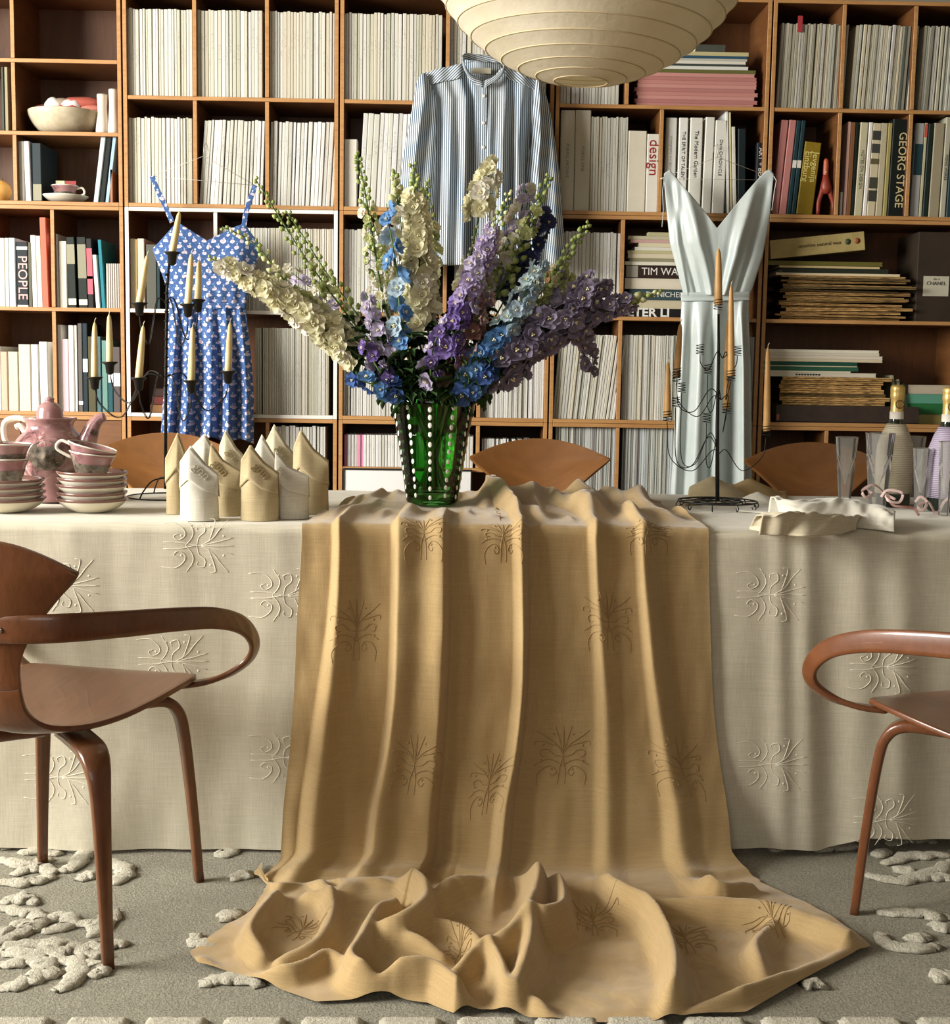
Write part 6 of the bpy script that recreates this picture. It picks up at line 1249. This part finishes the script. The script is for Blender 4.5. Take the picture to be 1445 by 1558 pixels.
ribbon('pink ribbon curled at the foot of the wide flute', [(1318, 742, 0), (1326, 752, -.01), (1316, 756, -.02), (1312, 746, -.01), (1330, 738, 0), (1348, 752, .01), (1362, 760, 0)], m_rib, Y=3.44)
ribbon('pink ribbon looped between the flutes and the napkin', [(1340, 756, 0), (1350, 746, 0), (1372, 750, -.01), (1368, 764, -.02), (1352, 762, -.02), (1346, 754, 0)], m_rib, Y=3.36)
ribbon('brown ribbon trailing over the table behind the cream napkin', [(1350, 755, .02), (1358, 768, .0), (1372, 771, -.02), (1390, 774, -.03), (1398, 784, -.05)], m_rib2, Y=3.36)
ribbon('pink ribbon crossed before the right bottle', [(1392, 764, 0), (1400, 756, .0), (1410, 764, -.01), (1404, 776, -.02), (1396, 770, -.01), (1412, 764, 0), (1424, 782, -.01), (1436, 764, 0), (1446, 756, 0)], m_rib, Y=3.40)
# ------------------------------------------------------------------ small things on the left shelves
BY = YS + .10
m_crock = plain('cream_crock', (206, 194, 166), .5, (186, 172, 142), 30); zq = a2
bc = at(100, 190, BY); t = thing('bowl', 'wide cream stoneware bowl heaped with bits and dried flowers', 'bowl', (bc.x, BY, zq)); rB = 55 * BY / FPX
MB().lathe([(0, zq + .001), (rB * .62, zq + .001), (rB * .82, zq + .03), (rB * .96, zq + .06), (rB, zq + .085), (rB * .95, zq + .086), (rB * .9, zq + .06), (rB * .6, zq + .02), (0, zq + .018)], 36, (bc.x, BY, 0)).build('body', m_crock, t, sub=1)
bits = [((-.6, .0), (178, 110, 100), (.03, .02, .012)), ((-.3, -.1), (236, 230, 222), (.028, .018, .022)), ((-.05, 0), (150, 130, 110), (.04, .02, .014)), ((.12, -.3), (186, 60, 56), (.03, .016, .012)), ((.2, -.2), (232, 220, 214), (.03, .02, .016)), ((.45, 0), (170, 82, 66), (.06, .025, .018)), ((.7, -.1), (196, 120, 104), (.035, .02, .014)), ((.0, .3), (160, 140, 110), (.05, .03, .02))]
for k, ((a, b), c, r_) in enumerate(bits):
    p = Vector((bc.x + a * rB, BY + b * rB * .6, zq + .094 + .012 * (k % 3))); mb = MB().ball(p, tuple(1.3 * q for q in r_), 12, 8); mb.v = [(x + .006 * nz(x * 60, z * 60, k), y, z + .008 * nz(x * 50, y * 50, k + 3)) for x, y, z in mb.v]
    tag(mb.build('dried_flower', flat(c, .8)), ['pinkish scrap at the left of the bowl rim', 'white scrap lying in the cream bowl', 'greyish dried scrap in the middle of the bowl', 'red petal scrap at the front of the bowl', 'pale dried petal hanging at the bowl front', 'rusty dried flower heap at the right of the bowl', 'pinkish dried petals at the right rim of the bowl', 'brown dried scrap at the back of the bowl'][k], 'dried flower', 'scraps in the cream bowl')
for u, v0, v1, hw, lb_ in ((156, 143, 198, 9, 'waisted white vase right of the cream bowl'), (173, 135, 197, 8, 'second white vase by the side panel, right of the waisted one')):
    c = at(u, v1, BY - .04); h = at(u, v0, BY - .04).z - zq; r_ = hw * (BY - .04) / FPX; tt = thing('vase', lb_, 'vase', (c.x, BY - .04, zq))
    MB().lathe([(0, zq + .001), (r_ * 1.1, zq + .001), (r_ * 1.15, zq + .01), (r_ * .8, zq + h * .5), (r_ * .72, zq + h * .7), (r_ * .9, zq + h), (r_ * .8, zq + h), (r_ * .6, zq + h * .7), (0, zq + h * .3)], 24, (c.x, BY - .04, 0)).build('body', flat((228, 216, 200), .35), tt, sub=1)
zq = R2; c = at(99, 300, YS + .07); Yq = YS + .07; t = thing('saucer', 'white saucer under the pink cup on the left shelf', 'saucer', (c.x, Yq, zq)); r_ = 35 * Yq / FPX
MB().lathe([(0, zq + .002), (r_ * .5, zq + .001), (r_ * .8, zq + .012), (r_, zq + .028), (r_ * .97, zq + .029), (r_ * .7, zq + .014), (0, zq + .008)], 32, (c.x, Yq, 0)).build('dish', m_cw, t, sub=1)
cup(Vector((c.x, Yq, 0)), zq + .010, 20 * Yq / FPX, .052, 'pink lustre cup holding cards on the left shelf', handle=1)
for k, (dx, cc, lb_, w_) in enumerate(((-.016, (226, 214, 170), 'small cream card standing in the pink cup', .016), (.022, (150, 44, 40), 'red folded card standing in the pink cup', .02))):
    tag(MB().box((c.x + dx - w_, Yq - .004, zq + .024), (c.x + dx + w_, Yq - .001, zq + .082)).build('card', flat(cc)), lb_, 'card')
c = at(2, 270, YS + .10); r_ = 16 * (YS + .1) / FPX; t = thing('gourd', 'round ochre gourd cut by the left edge on the shelf', 'gourd', (c.x, YS + .1, R2)); MB().lathe([(0, R2), (r_ * .5, R2 + .002), (r_, R2 + r_ * .9), (r_ * .86, R2 + r_ * 1.6), (r_ * .3, R2 + r_ * 2.1), (0, R2 + r_ * 2.1)], 28, (c.x, YS + .1, 0)).build('body', plain('gourd_skin', (206, 158, 84), .5, (178, 126, 60), 12), t, sub=2)
MB().tube([(c.x, YS + .1, R2 + r_ * 2.05), (c.x + .004, YS + .1, R2 + r_ * 2.3)], .004, 6).build('stalk', flat((92, 70, 40)), t)
L(22, 27, 205, 303, R2, (236, 230, 206), 'tall cream thin book at the left panel by the pink cup'); L(29, 38, 215, 304, R2, (206, 202, 190), 'grey-beige book second from the left panel by the pink cup'); L(39, 48, 215, 304, R2, (232, 230, 232), 'white book third from the left panel by the pink cup', lean=-.02)
stackface = MB(); p0, p1 = at(49, 300, YS + .05), at(64, 300, YS + .05)
L(50, 64, 218, 304, R2, (40, 52, 56), 'dark faced book with grey foot left of the pink cup', stripes=((.02, .3, (150, 146, 120)),))
L(142, 150, 206, 305, R2, (196, 210, 212), 'pale blue-grey book leaning right of the pink cup', lean=.13); L(151, 159, 207, 305, R2, (22, 26, 22), 'black book leaning between two pale blue ones', lean=.13); L(160, 166, 207, 305, R2, (164, 194, 216), 'light blue book leaning against the right panel', lean=.13)
L(167.5, 172, 258, 305, R2, (176, 122, 92), 'small brown booklet at the right panel by the light blue book')
L(3, 7, 102, 194, a2, (70, 74, 62), 'thin dark green book at the left photo edge, upper shelf'); L(8, 13.5, 102, 194, a2, (160, 150, 120), 'beige book at the left photo edge beside the divider')
# red wooden figure, right bookcase
Yf = YS + .03; t = thing('wooden_figure', 'red wooden wishbone-shaped figure beside the mustard book', 'figure', at(1256, 320, Yf)); m_red = plain('red_wood', (156, 62, 42), .45, (136, 50, 34), 20)
W2 = lambda u, v: at(u, v, Yf)
mb = MB(); zz_ = R2
for sgn in (-1, 1):
    P = spline([W2(1256, 268), W2(1256 + sgn * 3, 280), W2(1256 + sgn * 7, 295), W2(1256 + sgn * 11, 308), W2(1256 + sgn * 12, 323)], 6); P[-1].z = R2 + .004; mb.tube(P, [lerp(.011, .0075, i / (len(P) - 1)) for i in range(len(P))], 10, flat=1.0)
mb.tube([W2(1256, 266), W2(1256, 276), W2(1256, 286), W2(1256, 295)], [.010, .015, .022, .014], 12); mb.build('legs', m_red, t)
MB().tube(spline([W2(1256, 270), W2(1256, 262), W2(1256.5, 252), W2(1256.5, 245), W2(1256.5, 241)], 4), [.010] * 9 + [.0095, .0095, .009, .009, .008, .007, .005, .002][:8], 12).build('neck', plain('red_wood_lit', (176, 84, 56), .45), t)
MB().ball(W2(1255.5, 262) + Vector((0, -.009, 0)), (.003, .003, .004), 8, 6).build('eye', flat((214, 176, 110)), t)
a = at(1214, 24, YS + .0205); b = at(1220, 49, YS + .0205)
